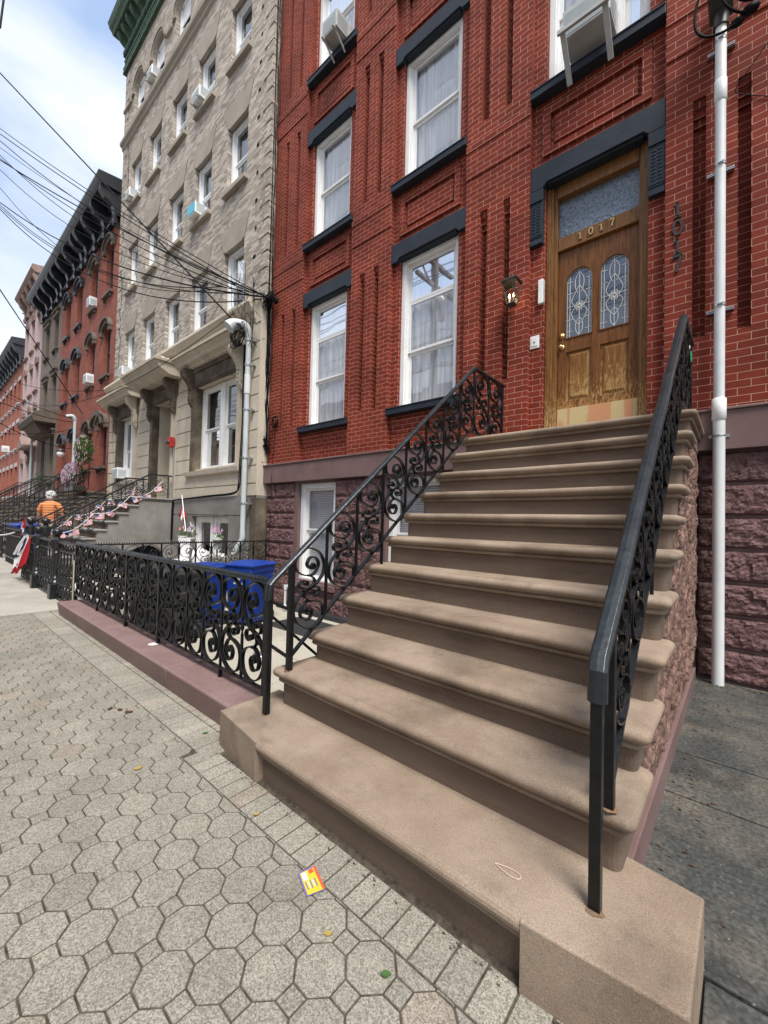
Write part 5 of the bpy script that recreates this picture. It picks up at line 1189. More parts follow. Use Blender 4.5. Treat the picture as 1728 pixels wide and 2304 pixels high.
q = MB(); q.tube([(gx_, gy_, 1.02), (gx_, gy_, 5.15)], .052, 14); q.build('pipe', 'grey_pvc', GP)
q = MB(); q.tube([(gx_, gy_, 3.95), (gx_, gy_, 4.35)], .062, 14); q.build('coupling', 'pvc', GP)
q = MB(); q.tube(spline([(gx_, gy_, 1.10), (gx_, gy_, .95), (gx_-.05, gy_-.04, .82), (gx_-.16, gy_-.1, .62)], 5), .058, 12); q.build('elbow', 'grey_pvc', GP)
q = MB(); q.tube(spline([(gx_, gy_, 5.12), (gx_, gy_-.01, 5.25), (gx_-.05, gy_-.1, 5.36), (gx_-.14, gy_-.26, 5.35), (gx_-.18, gy_-.36, 5.26)], 5), [.055+.004*k for k in range(21)], 14); q.build('weatherhead', 'grey_pvc', GP)
for z in (1.68, 2.62, 3.62, 4.55, 5.06): q = MB(); q.tube([(gx_, gy_, z-.015), (gx_, gy_, z+.015)], .064, 12); q.box(gx_+.03, gx_+.13, 4.52, 4.62, z-.02, z+.02); q.build('clamp', 'galv', GP)
def wire(pts, r, label, group, m='cable', name='cable', per=6, n=5):
    q = MB(); q.tube(spline(pts, per), r, n); return tag(q.build(name, m), label, 'cable', group)
random.seed(9)
q = MB()
for dx in (0, .06): q.tube(spline([(-8.0+dx, 4.58, 5.1), (-8.04+dx, 4.60, 4.3), (-8.03+dx, 4.60, 3.4), (-8.08+dx, 4.60, 2.5), (-8.10+dx, 4.60, 2.1), (-8.28, 4.60, 1.90+dx*.4), (-9.4, 4.60, 1.86+dx*.4), (-10.6, 4.60, 1.82+dx*.3), (-11.25, 4.60, 1.80), (-11.36-dx, 4.60, 1.70), (-11.38-dx, 4.60, .75)], 6), .014, 6)
tag(q.build('cable_run', 'cable'), 'pair of black cables strapped down the cream stone and along the granite base', 'cable')
q = MB()
for k in range(9):
    pts = []; x = -7.40+random.uniform(-.03, .12); zt_ = random.choice((13.5, 9.0, 6.1, 6.0, 5.9)); z = zt_
    while z > random.choice((2.7, 3.2)): pts.append((x+random.uniform(-.035, .035), 4.79+random.uniform(-.04, .02), z)); z -= .5
    pts.append((x+random.uniform(-.1, .1), 4.80, 2.7)); q.tube(spline(pts, 4), random.choice((.006, .009, .012)), 5)
q.tube([(-7.43, 4.77, 14), (-7.45, 4.77, 9), (-7.43, 4.77, 4.5)], .02, 6)
tag(q.build('cable_bundle', 'cable'), 'bundle of black cables running down the joint between the red and tan houses', 'cables')
q = MB()
for k in range(22):
    c = Vector((-7.30+random.uniform(-.16, .12), 4.70+random.uniform(-.08, .06), 5.90+random.uniform(-.14, .12))); rr = random.uniform(.06, .16); a0 = random.uniform(0, 6); tl = random.uniform(-.6, .6)
    q.tube([(c.x+rr*math.cos(a0+t), c.y+rr*.4*math.sin(a0+t+tl), c.z+rr*.8*math.sin(a0+t)) for t in [i*.35 for i in range(18)]], .006, 5)
q.ball((-7.33, 4.72, 5.93), .09, 8, 6, (1.6, .7, 1)); q.ball((-7.15, 4.76, 5.84), .06, 8, 6, (1, .7, 1.4))
tag(q.build('cable_tangle', 'cable'), 'knotted clump of black cables on the red brick corner', 'cables')
q = MB()
for k in range(7): 
    c = (-7.52, 4.28, 5.12); rr = .14+.02*k*random.uniform(.4, 1.2)
    q.tube([(c[0]-.25+rr*1.0*math.cos(t)+.02*math.sin(3*t+k), c[1]+.05*math.sin(t+k), c[2]+rr*1.15*math.sin(t)) for t in [i*.3 for i in range(22)]], .009, 5)
tag(q.build('cable_coil', 'cable'), 'hanging coil of black cable under the hood of the grey service pipe', 'cables')
q = MB()
for c, r0 in (((-7.12, 4.80, 3.35), .10), ((-7.42, 4.76, 2.95), .07), ((-7.36, 4.78, 2.86), .06)):
    for k in range(5): q.tube([(c[0]+r0*(.7+.1*k)*math.cos(t), c[1]+.02*math.sin(t*2+k), c[2]+r0*(.8+.1*k)*math.sin(t)) for t in [i*.35 for i in range(19)]], .006, 5)
q.tube(spline([(-7.5, 4.7, 3.2), (-7.62, 4.62, 2.9), (-7.55, 4.66, 2.6), (-7.3, 4.8, 2.55), (-7.1, 4.8, 2.75)], 5), .005, 5)
q.tube(spline([(-7.12, 4.82, 3.3), (-7.13, 4.78, 2.4), (-7.10, 4.75, 1.5), (-7.16, 4.78, .8), (-7.18, 4.8, .5)], 5), .005, 5)
tag(q.build('cable_slack', 'cable'), 'small loops of slack cable low on the red brick corner', 'cables')
q = MB()
for k in range(16):
    a = Vector((-7.9+random.uniform(-.5, .4), 4.45+random.uniform(-.1, .15), 6.2+random.uniform(-.4, .5))); b = Vector((-7.55+random.uniform(-.45, .3), 4.5+random.uniform(-.15, .2), 5.4+random.uniform(-.6, .4)))
    m_ = (a+b)/2+Vector((random.uniform(-.35, .35), random.uniform(-.15, .1), random.uniform(-.45, .1))); q.tube(spline([tuple(a), tuple(m_), tuple(b)], 8), .005, 5)
tag(q.build('drop_wires', 'cable'), 'mess of thin drooping wires between the tan wall and the red corner', 'cables')
# air conditioners on the tan building (col, row)
def ac_tan(ci, z0, label, w=.44, h=.28, out_=.22, m='vinyl', br=True):
    a, c = CO[ci]; T = ac_unit(a+.12, a+.12+w, z0, z0+h, AY-out_, label, m, br, 'window air conditioners', True, yb=4.95); return T
ac_tan(1, 12.2, 'white air conditioner on long brackets in a tan building window below the stone band')
T = ac_tan(1, 9.15, 'air conditioner with a light blue front in the second column of the tan building', br=False)
q = MB(); q.box(-10.88, -10.48, AY-.232, AY-.228, 9.18, 9.42); q.build('front_panel', 'sky_blue_box', T)
ac_tan(4, 12.2, 'white air conditioner on brackets at the far left column beside the wall crack', br=True)
ac_tan(4, 6.1, 'white air conditioner in the lowest far left window above the cornice', br=False)
ac_tan(3, 15.25, 'white air conditioner in an arched top floor window of the tan building')
ac_unit(-16.0, -15.45, 2.60, 2.95, 4.45, 'white air conditioner in the ground floor window left of the tan entrance', 'vinyl', False, yb=4.9)
# ---- stoop of the tan building
NS = thing('stoop', (-12.4, 3, 0), 'grey stone stoop with bunting draped rails leading to the tan building', 'steps')
SX0, SX1 = -13.38, -11.45; nst = 9; rz_ = 1.85/nst; yl = 3.75; tr_ = (yl-1.95)/(nst-1)
for k in range(1, nst+1):
    y0 = yl-(nst-k)*tr_; y1 = y0+tr_+.05 if k < nst else 4.62
    step_block(SX0, SX1+.03, y0, y1, rz_*k, rz_*(k-1)-.001, m='granite', parent=NS)
poly = [(1.99, 0)]
for k in range(1, nst+1): poly += [(yl-(nst-k)*tr_+.08, rz_*(k-1)), (yl-(nst-k)*tr_+.08, rz_*k-.10)]
poly += [(4.62, 1.74), (4.62, .02)]+[(4.5-1.1*(.5-.5*math.cos(t*math.pi/12)), .02+.72*math.sin(t*math.pi/12)*(1-.35*t/12)) for t in range(13)]
q = MB(); q.prism(poly, 'x', SX1-.12, SX1-.005); q.build('side_wall', 'granite', NS)
q = MB(); q.prism([(2.0, 0), (4.62, 1.6), (4.62, 0)], 'x', SX0+.02, SX1-.14); q.build('core', 'dark_room', NS)
def nrail(x, label, flags):
    T = thing('stair_railing', (x, 2.0, 0), label, 'railing', 'railings of the tan building stoop')
    ya, za, yb_, zb_ = 2.05, 1.15, 4.06, 2.45; sl = (zb_-za)/(yb_-ya)
    q = MB(); q.bar((x, ya, za), (x, yb_, zb_), .05, .035); q.bar((x, yb_, zb_), (x, 4.6, zb_), .05, .035); q.build('handrail', 'rail_cap', T)
    q = MB(); q.bar((x, ya+.1, za-.62), (x, yb_, zb_-.56), .02, .012); q.build('bottom_rail', 'iron_far', T)
    for k in range(7):
        y = ya+.1+(yb_-ya-.1)*k/6; q = MB(); q.box(x-.01, x+.01, y-.01, y+.01, za+sl*(y-ya)-.7, za+sl*(y-ya)-.01); q.build('picket', 'iron_far', T)
        if k < 6:
            dy_ = (yb_-ya-.1)/6; scroll_panel(T, (x, y+.01, za+sl*(y-ya)-.62), (0, dy_-.02, sl*dy_), (0, 0, .56), (1, 0, 0), flip=True, shear=0, us=.92, vs_=.86, w=.018, th=.011, per=3)
    q = MB(); q.box(x-.012, x+.012, 4.5, 4.524, 1.85, zb_); q.build('picket', 'iron_far', T)
    scroll_panel(T, (x, yb_+.02, 1.9), (0, .44, 0), (0, 0, .52), (1, 0, 0), w=.018, th=.011, per=3)
    # bunting
    B_ = thing('flag_garland', (x+.04, 3, 1.6), flags, 'bunting', 'flag garlands on the stoop rails')
    q = MB(); f = lambda t: (x+.045, 4.35-2.25*t, 2.30-1.35*t-.16*abs(math.sin(t*math.pi*3))-(.05 if x < -13 else .0)); q.tube([f(i/60) for i in range(61)], .007, 5); q.build('string', 'white_fabric', B_)
    for k in range(9):
        t = (k+.5)/9; p = Vector(f(t)); q = MB(); vs = []; ang = random.uniform(-.5, .5); w_, h_ = .19, .125; uv_ = []
        dx_ = Vector((random.uniform(-.25, .25), -math.cos(ang)*1, -math.sin(ang))).normalized(); dn = Vector((random.uniform(-.1, .2), math.sin(ang)*.9, -math.cos(ang))).normalized()
        for j in range(4):
            for i in range(7): vs.append(p+dx_*(w_*(i/6-.5))+dn*(h_*j/3+.005)+Vector((.018*math.sin(i*1.3+k)*(j+1)/3, 0, 0))); uv_.append((1-i/6, 1-j/3))
        q.add(vs, [(j*7+i, j*7+i+1, (j+1)*7+i+1, (j+1)*7+i) for j in range(3) for i in range(6)], True); q.build('flag', 'flag_cloth', B_, recalc=False, uvs=uv_)
nrail(SX1-.06, 'scrolled iron railing on the right side of the tan building stoop', 'string of small striped flags along the right rail of the tan building stoop')
nrail(SX0+.08, 'scrolled iron railing on the left side of the tan building stoop', 'string of small striped flags along the left rail of the tan building stoop')
newel(-11.45, 1.98, 'dark stubby newel at the foot of the right rail of the tan building stoop', 0, 1.12); newel(-13.1, 1.98, 'dark stubby newel at the foot of the left rail, draped with bunting', 0, 1.1)
# bunting fan on the fence
BF_ = thing('bunting', (-10.6, 1.55, .9), 'red and white cloth bunting sagging from the cast iron fence', 'bunting')
def cloth(name, m_, pa, pb, pc, pd, P, wob=.03, n=14):
    q = MB(); vs = []
    for j in range(n+1):
        for i in range(n+1):
            u, v = i/n, j/n; p = Vector(pa)*(1-u)*(1-v)+Vector(pb)*u*(1-v)+Vector(pc)*u*v+Vector(pd)*(1-u)*v
            vs.append(p+Vector((0, wob*math.sin(u*16+v*3)*(.3+v), -.02*math.sin(u*9))))
    q.add(vs, [(j*(n+1)+i, j*(n+1)+i+1, (j+1)*(n+1)+i+1, (j+1)*(n+1)+i) for j in range(n) for i in range(n)], True); return q.build(name, m_, P, recalc=False)
cloth('white_band', 'white_fabric', (-10.05, 1.53, .93), (-10.75, 1.53, .93), (-11.55, 1.50, .52), (-10.45, 1.50, .50), BF_)
cloth('red_band', 'red_fabric', (-9.92, 1.51, .93), (-10.08, 1.51, .93), (-10.9, 1.46, .20), (-10.05, 1.46, .42), BF_, .02)
cloth('red_band', 'red_fabric', (-10.7, 1.485, .40), (-11.1, 1.485, .34), (-11.65, 1.48, .10), (-10.95, 1.48, .16), BF_, .02)
cloth('navy_band', 'navy_fabric', (-10.35, 1.515, .90), (-10.60, 1.515, .86), (-11.35, 1.49, .46), (-11.05, 1.49, .48), BF_, .02)
cloth('white_band', 'white_fabric', (-10.55, 1.50, .55), (-11.3, 1.50, .54), (-11.4, 1.49, .24), (-10.85, 1.49, .28), BF_)
# swag across the stoop newels
q = MB(); q.tube(spline([(-13.1, 1.95, 1.25), (-13.8, 1.9, .95), (-15, 1.8, .78), (-16.5, 1.8, .70)], 6), .02, 6); tag(q.build('swag', 'white_fabric'), 'pale cloth swag trailing left from the draped newel', 'bunting')
for k, t in enumerate((0, .33, .66)): cloth('bunting_flag', 'flag_cloth' if 0 else ('white_fabric' if k % 2 else 'red_fabric'), (-13.0-.5*t, 1.86, 1.25-.3*t), (-13.25-.5*t, 1.86, 1.2-.3*t), (-13.3-.5*t, 1.86, .98-.3*t), (-13.05-.5*t, 1.86, 1.0-.3*t), None, .02, 6)
for o in [o for o in bpy.data.objects if o.name.startswith('bunting_flag')]: tag(o, 'small cloth pennant hung from the draped newel post', 'pennant', 'pennants at the newel')
# small flag on the granite wall
WF = thing('wall_flag', (-10.4, 4.5, 1.6), 'faded red and white flag on a leaning stick against the granite base', 'flag')
q = MB(); q.tube([(-10.62, 4.5, 1.92), (-9.98, 4.35, 1.02)], .010, 6); q.build('stick', 'lens_white', WF)
cloth('red_band', 'red_fabric', (-10.50, 4.47, 1.72), (-10.58, 4.47, 1.5), (-10.62, 4.44, 1.34), (-10.50, 4.44, 1.42), WF, .02, 6)
cloth('white_band', 'white_fabric', (-10.44, 4.46, 1.66), (-10.50, 4.46, 1.45), (-10.44, 4.43, 1.28), (-10.32, 4.43, 1.36), WF, .02, 6)
cloth('red_band', 'red_fabric', (-10.38, 4.45, 1.58), (-10.40, 4.45, 1.4), (-10.26, 4.42, 1.24), (-10.14, 4.42, 1.36), WF, .02, 6)
# flower pots in the neighbour yard
def flowers(x, y, z, petals, label, n=26, s=.16, pot=True, h=.9):
    T = thing('potted_flowers', (x, y, 0), label, 'plant', 'flower pots by the tan building')
    if pot: q = MB(); q.lathe([(.06, z-.30), (.09, z-.12), (.10, z-.12), (.10, z-.08), (.001, z-.09)], (x, y, 0), 14); q.lathe([(.10, 0), (.08, .03), (.02, .05), (.02, z-.31), (.07, z-.30)], (x, y, 0), 10); q.build('pot', 'vent_grey', T)
    q = MB()
    for k in range(n*3):
        a, b, c = [random.gauss(0, s*.55) for _ in range(3)]; p = Vector((x+a, y+b*.8, z+abs(c)*.8-.05)); d = Vector((random.uniform(-1, 1), random.uniform(-1, 1), random.uniform(.0, 1))).normalized()*.06; e = d.cross(Vector((.3, .5, .2))).normalized()*.018
        q.add([p-e, p+d*.5-e*1.2, p+d, p+d*.5+e*1.2, p+e], [(0, 1, 2, 3, 4)])
    q.build('leaves', 'green_leaf', T)
    for m_ in petals:
        q = MB()
        for k in range(n):
            p = Vector((x+random.gauss(0, s*.5), y+random.gauss(0, s*.4)-.03, z+.05+abs(random.gauss(0, s*.5)))); 
            for j in range(5): a = j*1.257; q.add([p, p+Vector((.028*math.cos(a-.4), -.012, .028*math.sin(a-.4))), p+Vector((.04*math.cos(a), -.01, .04*math.sin(a))), p+Vector((.028*math.cos(a+.4), -.012, .028*math.sin(a+.4)))], [(0, 1, 2, 3)])
        q.build('blossoms', m_, T)
flowers(-8.15, 4.2, 1.02, ['pink_petal', 'pale_petal'], 'pink flowers on a tall white stand beside the grey pipe foot', 10, .13)
flowers(-9.15, 4.1, 1.0, ['pale_petal', 'white_petal'], 'pale pink flowers on a stand before the basement windows', 12, .16)
flowers(-9.55, 4.1, 1.02, ['red_petal'], 'red flower at the left end of the row by the basement windows', 6, .08)
T = thing('garden_planter', (-7.95, 3.75, 0), 'white rounded planter behind the cross fence near the grey pipe', 'planter')
q = MB(); q.lathe([(.05, 0), (.10, .05), (.08, .22), (.12, .42), (.15, .58), (.13, .70), (.05, .74), (.001, .74)], (-7.95, 3.75, .02), 16); q.build('bowl', 'lens_white', T)
T = thing('garden_chair', (-8.9, 3.6, 0), 'white garden chair behind the cross fence under the flowers', 'chair')
q = MB(); q.box(-9.15, -8.7, 3.4, 3.85, .42, .46); q.build('seat', 'lens_white', T)
q = MB(); 
for k in range(6): q.box(-9.14+k*.085, -9.10+k*.085, 3.84, 3.87, .46, .90)
q.box(-9.15, -8.66, 3.835, 3.875, .86, .92); q.build('backrest', 'lens_white', T)
for a, b in ((-9.14, 3.42), (-8.73, 3.42), (-9.14, 3.84), (-8.73, 3.84)): q = MB(); q.tube([(a, b, .02), (a, b, .43)], .018, 8); q.build('leg', 'lens_white', T)

bin_(-14.35, 3.05, 0, 'blue_plastic', 'blue bin seen under the right flag rail, beside the tan building stoop', .95, 'distant blue bins', 'recycling bin'); bin_(-15.0, 3.1, 0, 'blue_plastic', 'blue bin behind the tan building stoop, second from the rail', .95, 'distant blue bins', 'recycling bin')

# ================================================================ ROW HOUSES BEYOND
HY = 5.0
def row_house(name, label, x0, x1, wallm, trim, rows, wins, ztop, cor, base=0, hood='arch', hy=HY, pane='dark_glass', frame='dark_trim', ww=.92, basem='brown_trim'):
    T = thing(name, ((x0+x1)/2, hy, 0), label, 'house', 'row houses farther down the street')
    r = [(x0, x1, 0, ztop, hy)]
    for (z0, z1) in rows:
        for cx in wins: r.append((cx-ww/2, cx+ww/2, z0, z1, None))
    q = relief(MB(), r, hy+.26); q.box(x0, x1, hy+.5, hy+8, 0, ztop); q.box(x1-.03, x1-.001, hy+.01, hy+.5, 0, ztop); q.box(x0+.001, x0+.03, hy+.01, hy+.5, 0, ztop); q.build('wall', wallm, T)
    for ri, (z0, z1) in enumerate(rows):
        for cx in wins:
            a, c = cx-ww/2, cx+ww/2
            W_ = MB(); W_.box(a, a+.06, hy+.16, hy+.22, z0, z1); W_.box(c-.06, c, hy+.16, hy+.22, z0, z1); W_.box(a+.06, c-.06, hy+.16, hy+.22, z1-.07, z1); W_.box(a+.06, c-.06, hy+.16, hy+.22, z0, z0+.06); W_.box(a+.06, c-.06, hy+.16, hy+.22, (z0+z1)/2-.03, (z0+z1)/2+.03)
            wo = W_.build('window', frame, T)
            m = MB(); m.box(a+.05, c-.05, hy+.20, hy+.21, z0+.05, z1-.05); m.build('pane', pane, wo)
            m = MB(); m.box(a-.1, c+.1, hy+.30, hy+.32, z0-.1, z1+.1); m.build('room', 'dark_room', wo)
            m = MB(); m.box(a-.10, c+.10, hy-.13, hy+.1, z0-.10, z0-.002); m.box(a-.03, a+.06, hy-.09, hy, z0-.24, z0-.10); m.box(c-.06, c+.03, hy-.09, hy, z0-.24, z0-.10); m.build('sill', trim, wo)
            m = MB()
            if hood == 'arch':
                n = 12; rad = ww/2; f = .52
                def ar(d, z_, s_=1): return [(cx-(rad+d)*math.cos(t*math.pi/n), z_+(rad*f+d)*math.sin(t*math.pi/n)) for t in range(n+1)]
                zs_ = z1-rad*f
                for sg in (0, 1):
                    pts = ar(0, zs_)[:7] if sg == 0 else ar(0, zs_)[6:]; co_ = [(cx, z1+.004), (a if sg == 0 else c, z1+.004)]
                    m.prism(pts+co_, 'y', hy+.005, hy+.25)
                wl = m.build('arch_infill', wallm, wo); m = MB()
                for d, t_, y_ in ((.08, .15, .09), (.20, .07, .16)): m.ribbon([(p[0], hy-y_/2, p[1]) for p in ar(d, zs_)], (0, 1, 0), y_, t_)
                for sg in (-1, 1): m.box(cx+sg*(rad+.11)-.11, cx+sg*(rad+.11)+.11, hy-.12, hy, zs_-.16, zs_+.0)
            elif hood == 'flat':
                m.box(a-.14, c+.14, hy-.10, hy+.02, z1+.05, z1+.26); m.box(a-.20, c+.20, hy-.17, hy+.02, z1+.26, z1+.35)
            elif hood == 'key':
                m.box(a-.10, c+.10, hy-.06, hy+.02, z1, z1+.30); m.prism([(cx-.12, z1), (cx+.12, z1), (cx+.17, z1+.42), (cx-.17, z1+.42)], 'y', hy-.12, hy-.061)
            else: m.box(a-.08, c+.08, hy-.03, hy+.02, z1, z1+.28)
            m.build('hood', trim, wo)
    if cor:
        zf, zl, yl_, m_ = cor
        K = MB(); K.box(x0, x1, hy-.10, hy+.4, zf, zl-.1); K.prism([(hy+.4, zl+.55), (yl_-.02, zl+.42), (yl_-.06, zl+.22), (yl_+.02, zl+.10), (yl_+.10, zl), (hy+.4, zl-.06)], 'x', x0, x1+.001); K.box(x0, x1, hy-.16, hy, zf-.06, zf+.06); k0 = K.build('cornice', m_, T)
        x = x1-.08; i = 0
        while x > x0:
            m = MB(); d = hy-yl_; big = i % 3 == 0
            h_ = (zl-zf)*(1.35 if big else .5); w_ = .26 if big else .2; dd = d*(.88 if big else .5)
            pr = [(hy-.09, zl), (hy-dd, zl), (hy-dd-.02, zl-.16*h_), (hy-dd*.8, zl-.34*h_), (hy-dd*.42, zl-.48*h_), (hy-dd*.30, zl-.7*h_), (hy-dd*.36, zl-.88*h_), (hy-.2, zl-h_), (hy-.09, zl-h_)]
            m.prism(pr, 'x', x-w_, x); m.build('bracket', m_, k0); x -= .42; i += 1
    return T
R1 = row_house('red_brick_house', 'red brick row house with brown arched hoods, directly left of the tan building', -22.55, -18.07, 'old_brick', 'brown_trim', [(10.30, 12.45), (6.95, 9.05), (3.3, 5.2)], [-19.28, -21.35], 13.6, (12.95, 13.85, 4.22, 'black_paint'))
R2 = row_house('red_brick_house', 'red brick row house with dark painted arched hoods, second from the tan building', -27.2, -22.56, 'old_brick', 'dark_trim', [(10.30, 12.35), (6.95, 9.0), (3.3, 5.2)], [-23.72, -25.85], 13.6, (12.95, 13.85, 4.22, 'black_paint'))
R3 = row_house('brown_house', 'dull brown stucco row house between the red brick and the pink houses', -32.2, -27.21, 'brown_paint', 'brown_trim', [(10.4, 12.15), (6.9, 8.9), (3.1, 5.6)], [-28.35, -30.55], 13.6, (12.95, 13.85, 4.22, 'black_paint'), hood='flat')
R4 = row_house('pink_house', 'pale pink row house with brown trim and a taller cornice', -38.2, -32.21, 'pink_stucco', 'pink_trim', [(12.0, 13.95), (9.1, 10.75), (6.0, 7.9), (2.6, 4.7)], [-33.4, -35.2, -37.2], 15.8, (14.9, 16.0, 4.4, 'pink_trim'), hood='key')
R5 = row_house('red_brick_house', 'orange red brick row house with pale window frames at the left edge', -50, -38.21, 'far_brick', 'light_trim', [(9.3, 11.0), (6.0, 7.9), (2.6, 4.7)], [-39.6, -41.5, -43.4, -45.3, -47.2, -49.0], 12.6, (12.2, 13.2, 4.3, 'dark_trim'), hood='lintel', frame='vinyl')
R6 = row_house('red_brick_house', 'farthest red brick row house at the end of the visible street', -75, -50.01, 'far_brick', 'light_trim', [(9.3, 11.0), (6.0, 7.9), (2.6, 4.7)], [-52-2*k for k in range(11)], 12.6, (12.2, 13.2, 4.3, 'dark_trim'), hood='lintel', frame='vinyl')
q = MB(); q.box(-60, -54, 12, 18, 0, 19); q.box(-59, -55, 13, 17, 19, 20.5); o = q.build('tower_block', 'lens_white'); tag(o, 'hazy white building top rising behind the farthest roofs', 'building')
# bay porch of the brown house, pediment of the pink house
q = MB(); q.prism([(5.0, 6.2), (4.1, 6.2), (4.0, 6.45), (4.1, 6.7), (5.0, 6.9)], 'x', -31.9, -27.6); q.prism([(5.0, 5.7), (4.5, 5.75), (4.2, 6.2), (5.0, 6.2)], 'x', -31.4, -28.2); q.build('porch_hood', 'brown_trim', R3)
q = MB(); q.prism([(-34.2, 5.3), (-32.4, 5.3), (-32.4, 5.45), (-33.3, 6.0), (-34.2, 5.45)], 'y', 4.3, 5.0); q.build('door_pediment', 'pink_trim', R4)
for x in (-34.05, -32.55): scroll_bracket(R4, x, 4.5, 5.3, 4.95, 'pink_trim')
# recessed arched doorway of the first red house
q = MB(); rad = .72; cx = -19.95
q.ribbon([(cx-(rad+.10)*math.cos(t*math.pi/12), 4.93, 5.0+(rad*.6+.10)*math.sin(t*math.pi/12)) for t in range(13)], (0, 1, 0), .16, .20); q.build('door_arch', 'brown_trim', R1)
# stoops
def far_stoop(x0, x1, ztop_, yl, y0, label, m_='brown_paint'):
    T = thing('stoop', ((x0+x1)/2, 3.2, 0), label, 'steps', 'stoops of the row houses'); n = 11; dz = ztop_/n; dy_ = (yl-y0)/(n-1)
    for k in range(1, n+1):
        y = yl-(n-k)*dy_; q = MB(); q.box(x0, x1, y, y+dy_+.04 if k < n else 5.0, dz*k-.06, dz*k); q.box(x0+.05, x1-.05, y+.04, y+dy_+.05 if k < n else 5.0, dz*(k-1)-.01, dz*k-.061); q.build('step', m_, T)
    q = MB(); q.prism([(y0+.2, 0), (yl+.1, ztop_-.25), (5.0, ztop_-.25), (5.0, 0)], 'x', x0+.08, x1-.08); q.build('base', m_, T)
    return T
far_stoop(-21.9, -18.35, 2.25, 4.35, 1.95, 'brown stoop with flowers on its landing, left of the tan building')
far_stoop(-26.4, -23.2, 2.45, 4.35, 1.95, 'brown stoop with thin parallel handrails, beyond the flowered stoop')
far_stoop(-31.2, -28.6, 2.3, 4.2, 1.9, 'stoop of the brown house half hidden by handrails'); far_stoop(-35.2, -32.8, 2.3, 4.2, 1.9, 'stoop of the pink house far down the row')
def far_rail(x, ya, za, yb_, zb_, label, two=True):
    T = thing('stair_railing', (x, ya, 0), label, 'railing', 'handrails of the far stoops'); sl = (zb_-za)/(yb_-ya)
    q = MB(); q.bar((x, ya, za), (x, yb_, zb_), .05, .04); q.bar((x, yb_, zb_), (x, 4.95, zb_), .05, .04)
    if two: q.bar((x, ya, za-.14), (x, yb_, zb_-.14), .03, .03)
    q.bar((x, ya, za-.75), (x, yb_, zb_-.75), .03, .03); q.build('handrail', 'rail_cap' if 0 else 'iron_far', T)
    n = 16
    for k in range(n+1):
        y = ya+(yb_-ya)*k/n; q = MB(); q.box(x-.012, x+.012, y-.012, y+.012, za+sl*(y-ya)-.78, za+sl*(y-ya)); q.build('baluster', 'iron_far', T)
far_rail(-18.5, 2.0, 1.0, 4.4, 3.1, 'iron handrail on the near side of the flowered brown stoop', False)
far_rail(-21.8, 2.0, 1.0, 4.4, 3.1, 'iron handrail on the far side of the flowered brown stoop', False)
far_rail(-23.3, 1.95, 1.35, 4.6, 3.30, 'double iron handrail on the near side of the second brown stoop')
far_rail(-26.2, 1.95, 1.62, 4.3, 3.22, 'double iron handrail on the far side of the second brown stoop')
far_rail(-28.8, 1.95, 1.5, 4.3, 3.2, 'iron handrail of the stoop before the brown house'); far_rail(-33, 1.95, 1.4, 4.3, 3.2, 'iron handrail of the stoop before the pink house')
# far fences, bins
def picket_fence(x0, x1, y, h, label, n):
    T = thing('iron_fence', ((x0+x1)/2, y, 0), label, 'fence', 'plain iron fences down the street')
    q = MB(); q.box(x0, x1, y-.03, y+.03, h-.03, h); q.box(x0, x1, y-.02, y+.02, .15, .19); q.box(x0, x1, y-.02, y+.02, h-.2, h-.17); q.build('rails', 'iron_far', T)
    for k in range(n+1): xx = x0+(x1-x0)*k/n; q = MB(); q.box(xx-.012, xx+.012, y-.012, y+.012, 0, h+.02); q.build('picket', 'iron_far', T)
picket_fence(-15.6, -13.3, 1.85, .95, 'plain black picket fence beyond the draped newel', 18)
picket_fence(-23.0, -16.8, 1.9, 1.0, 'plain black picket fence before the flowered stoop', 36)
bin_(-15.6, 2.32, 0, 'blue_plastic', 'large blue bin at the left edge of the pavement', 1.05, 'distant blue bins', 'recycling bin', ang=.1); bin_(-16.35, 2.30, 0, 'blue_plastic', 'large blue bin behind another at the left edge', 1.05, 'distant blue bins', 'recycling bin', ang=.05)
q = MB(); q.tube([(-21.75, 4.6, 2.4), (-21.75, 4.6, 5.45)], .06, 12); q.tube(spline([(-21.75, 4.6, 5.45), (-21.75, 4.5, 5.6), (-21.8, 4.3, 5.55)], 4), .075, 10); o = q.build('service_pipe', 'grey_pvc'); tag(o, 'pale service pipe with hooded top on the far red brick house', 'pipe')
q = MB(); q.tube([(-32.0, 4.7, 0), (-32.0, 4.7, 7)], .06, 10); o = q.build('service_pipe', 'grey_pvc'); tag(o, 'thin pale service pipe between the brown and the pink house', 'pipe')
# porch lamp
T = thing('porch_lamp', (-25.0, 4.8, 4.4), 'round white porch lamp on the far red house', 'lamp'); q = MB(); q.ball((-24.9, 4.75, 4.3), .16, 10, 8, (1, 1, 1.1)); q.build('globe', 'lens_white', T); q = MB(); q.lathe([(.2, 4.42), (.19, 4.48), (.02, 4.56)], (-24.9, 4.75, 0), 12); q.build('cap', 'dark_metal', T)
# acs of the red houses
for x, z in ((-21.6, 10.4), (-21.6, 7.05)): ac_unit(x, x+.50, z, z+.38, 4.78, 'white air conditioner in the %s window of the near red row house' % ('upper' if z > 9 else 'lower'), 'vinyl', False, yb=5.2)
ac_unit(-43.7, -43.1, 6.1, 6.55, 4.6, 'white air conditioner on the orange red house far left', 'vinyl', False, yb=5.2)
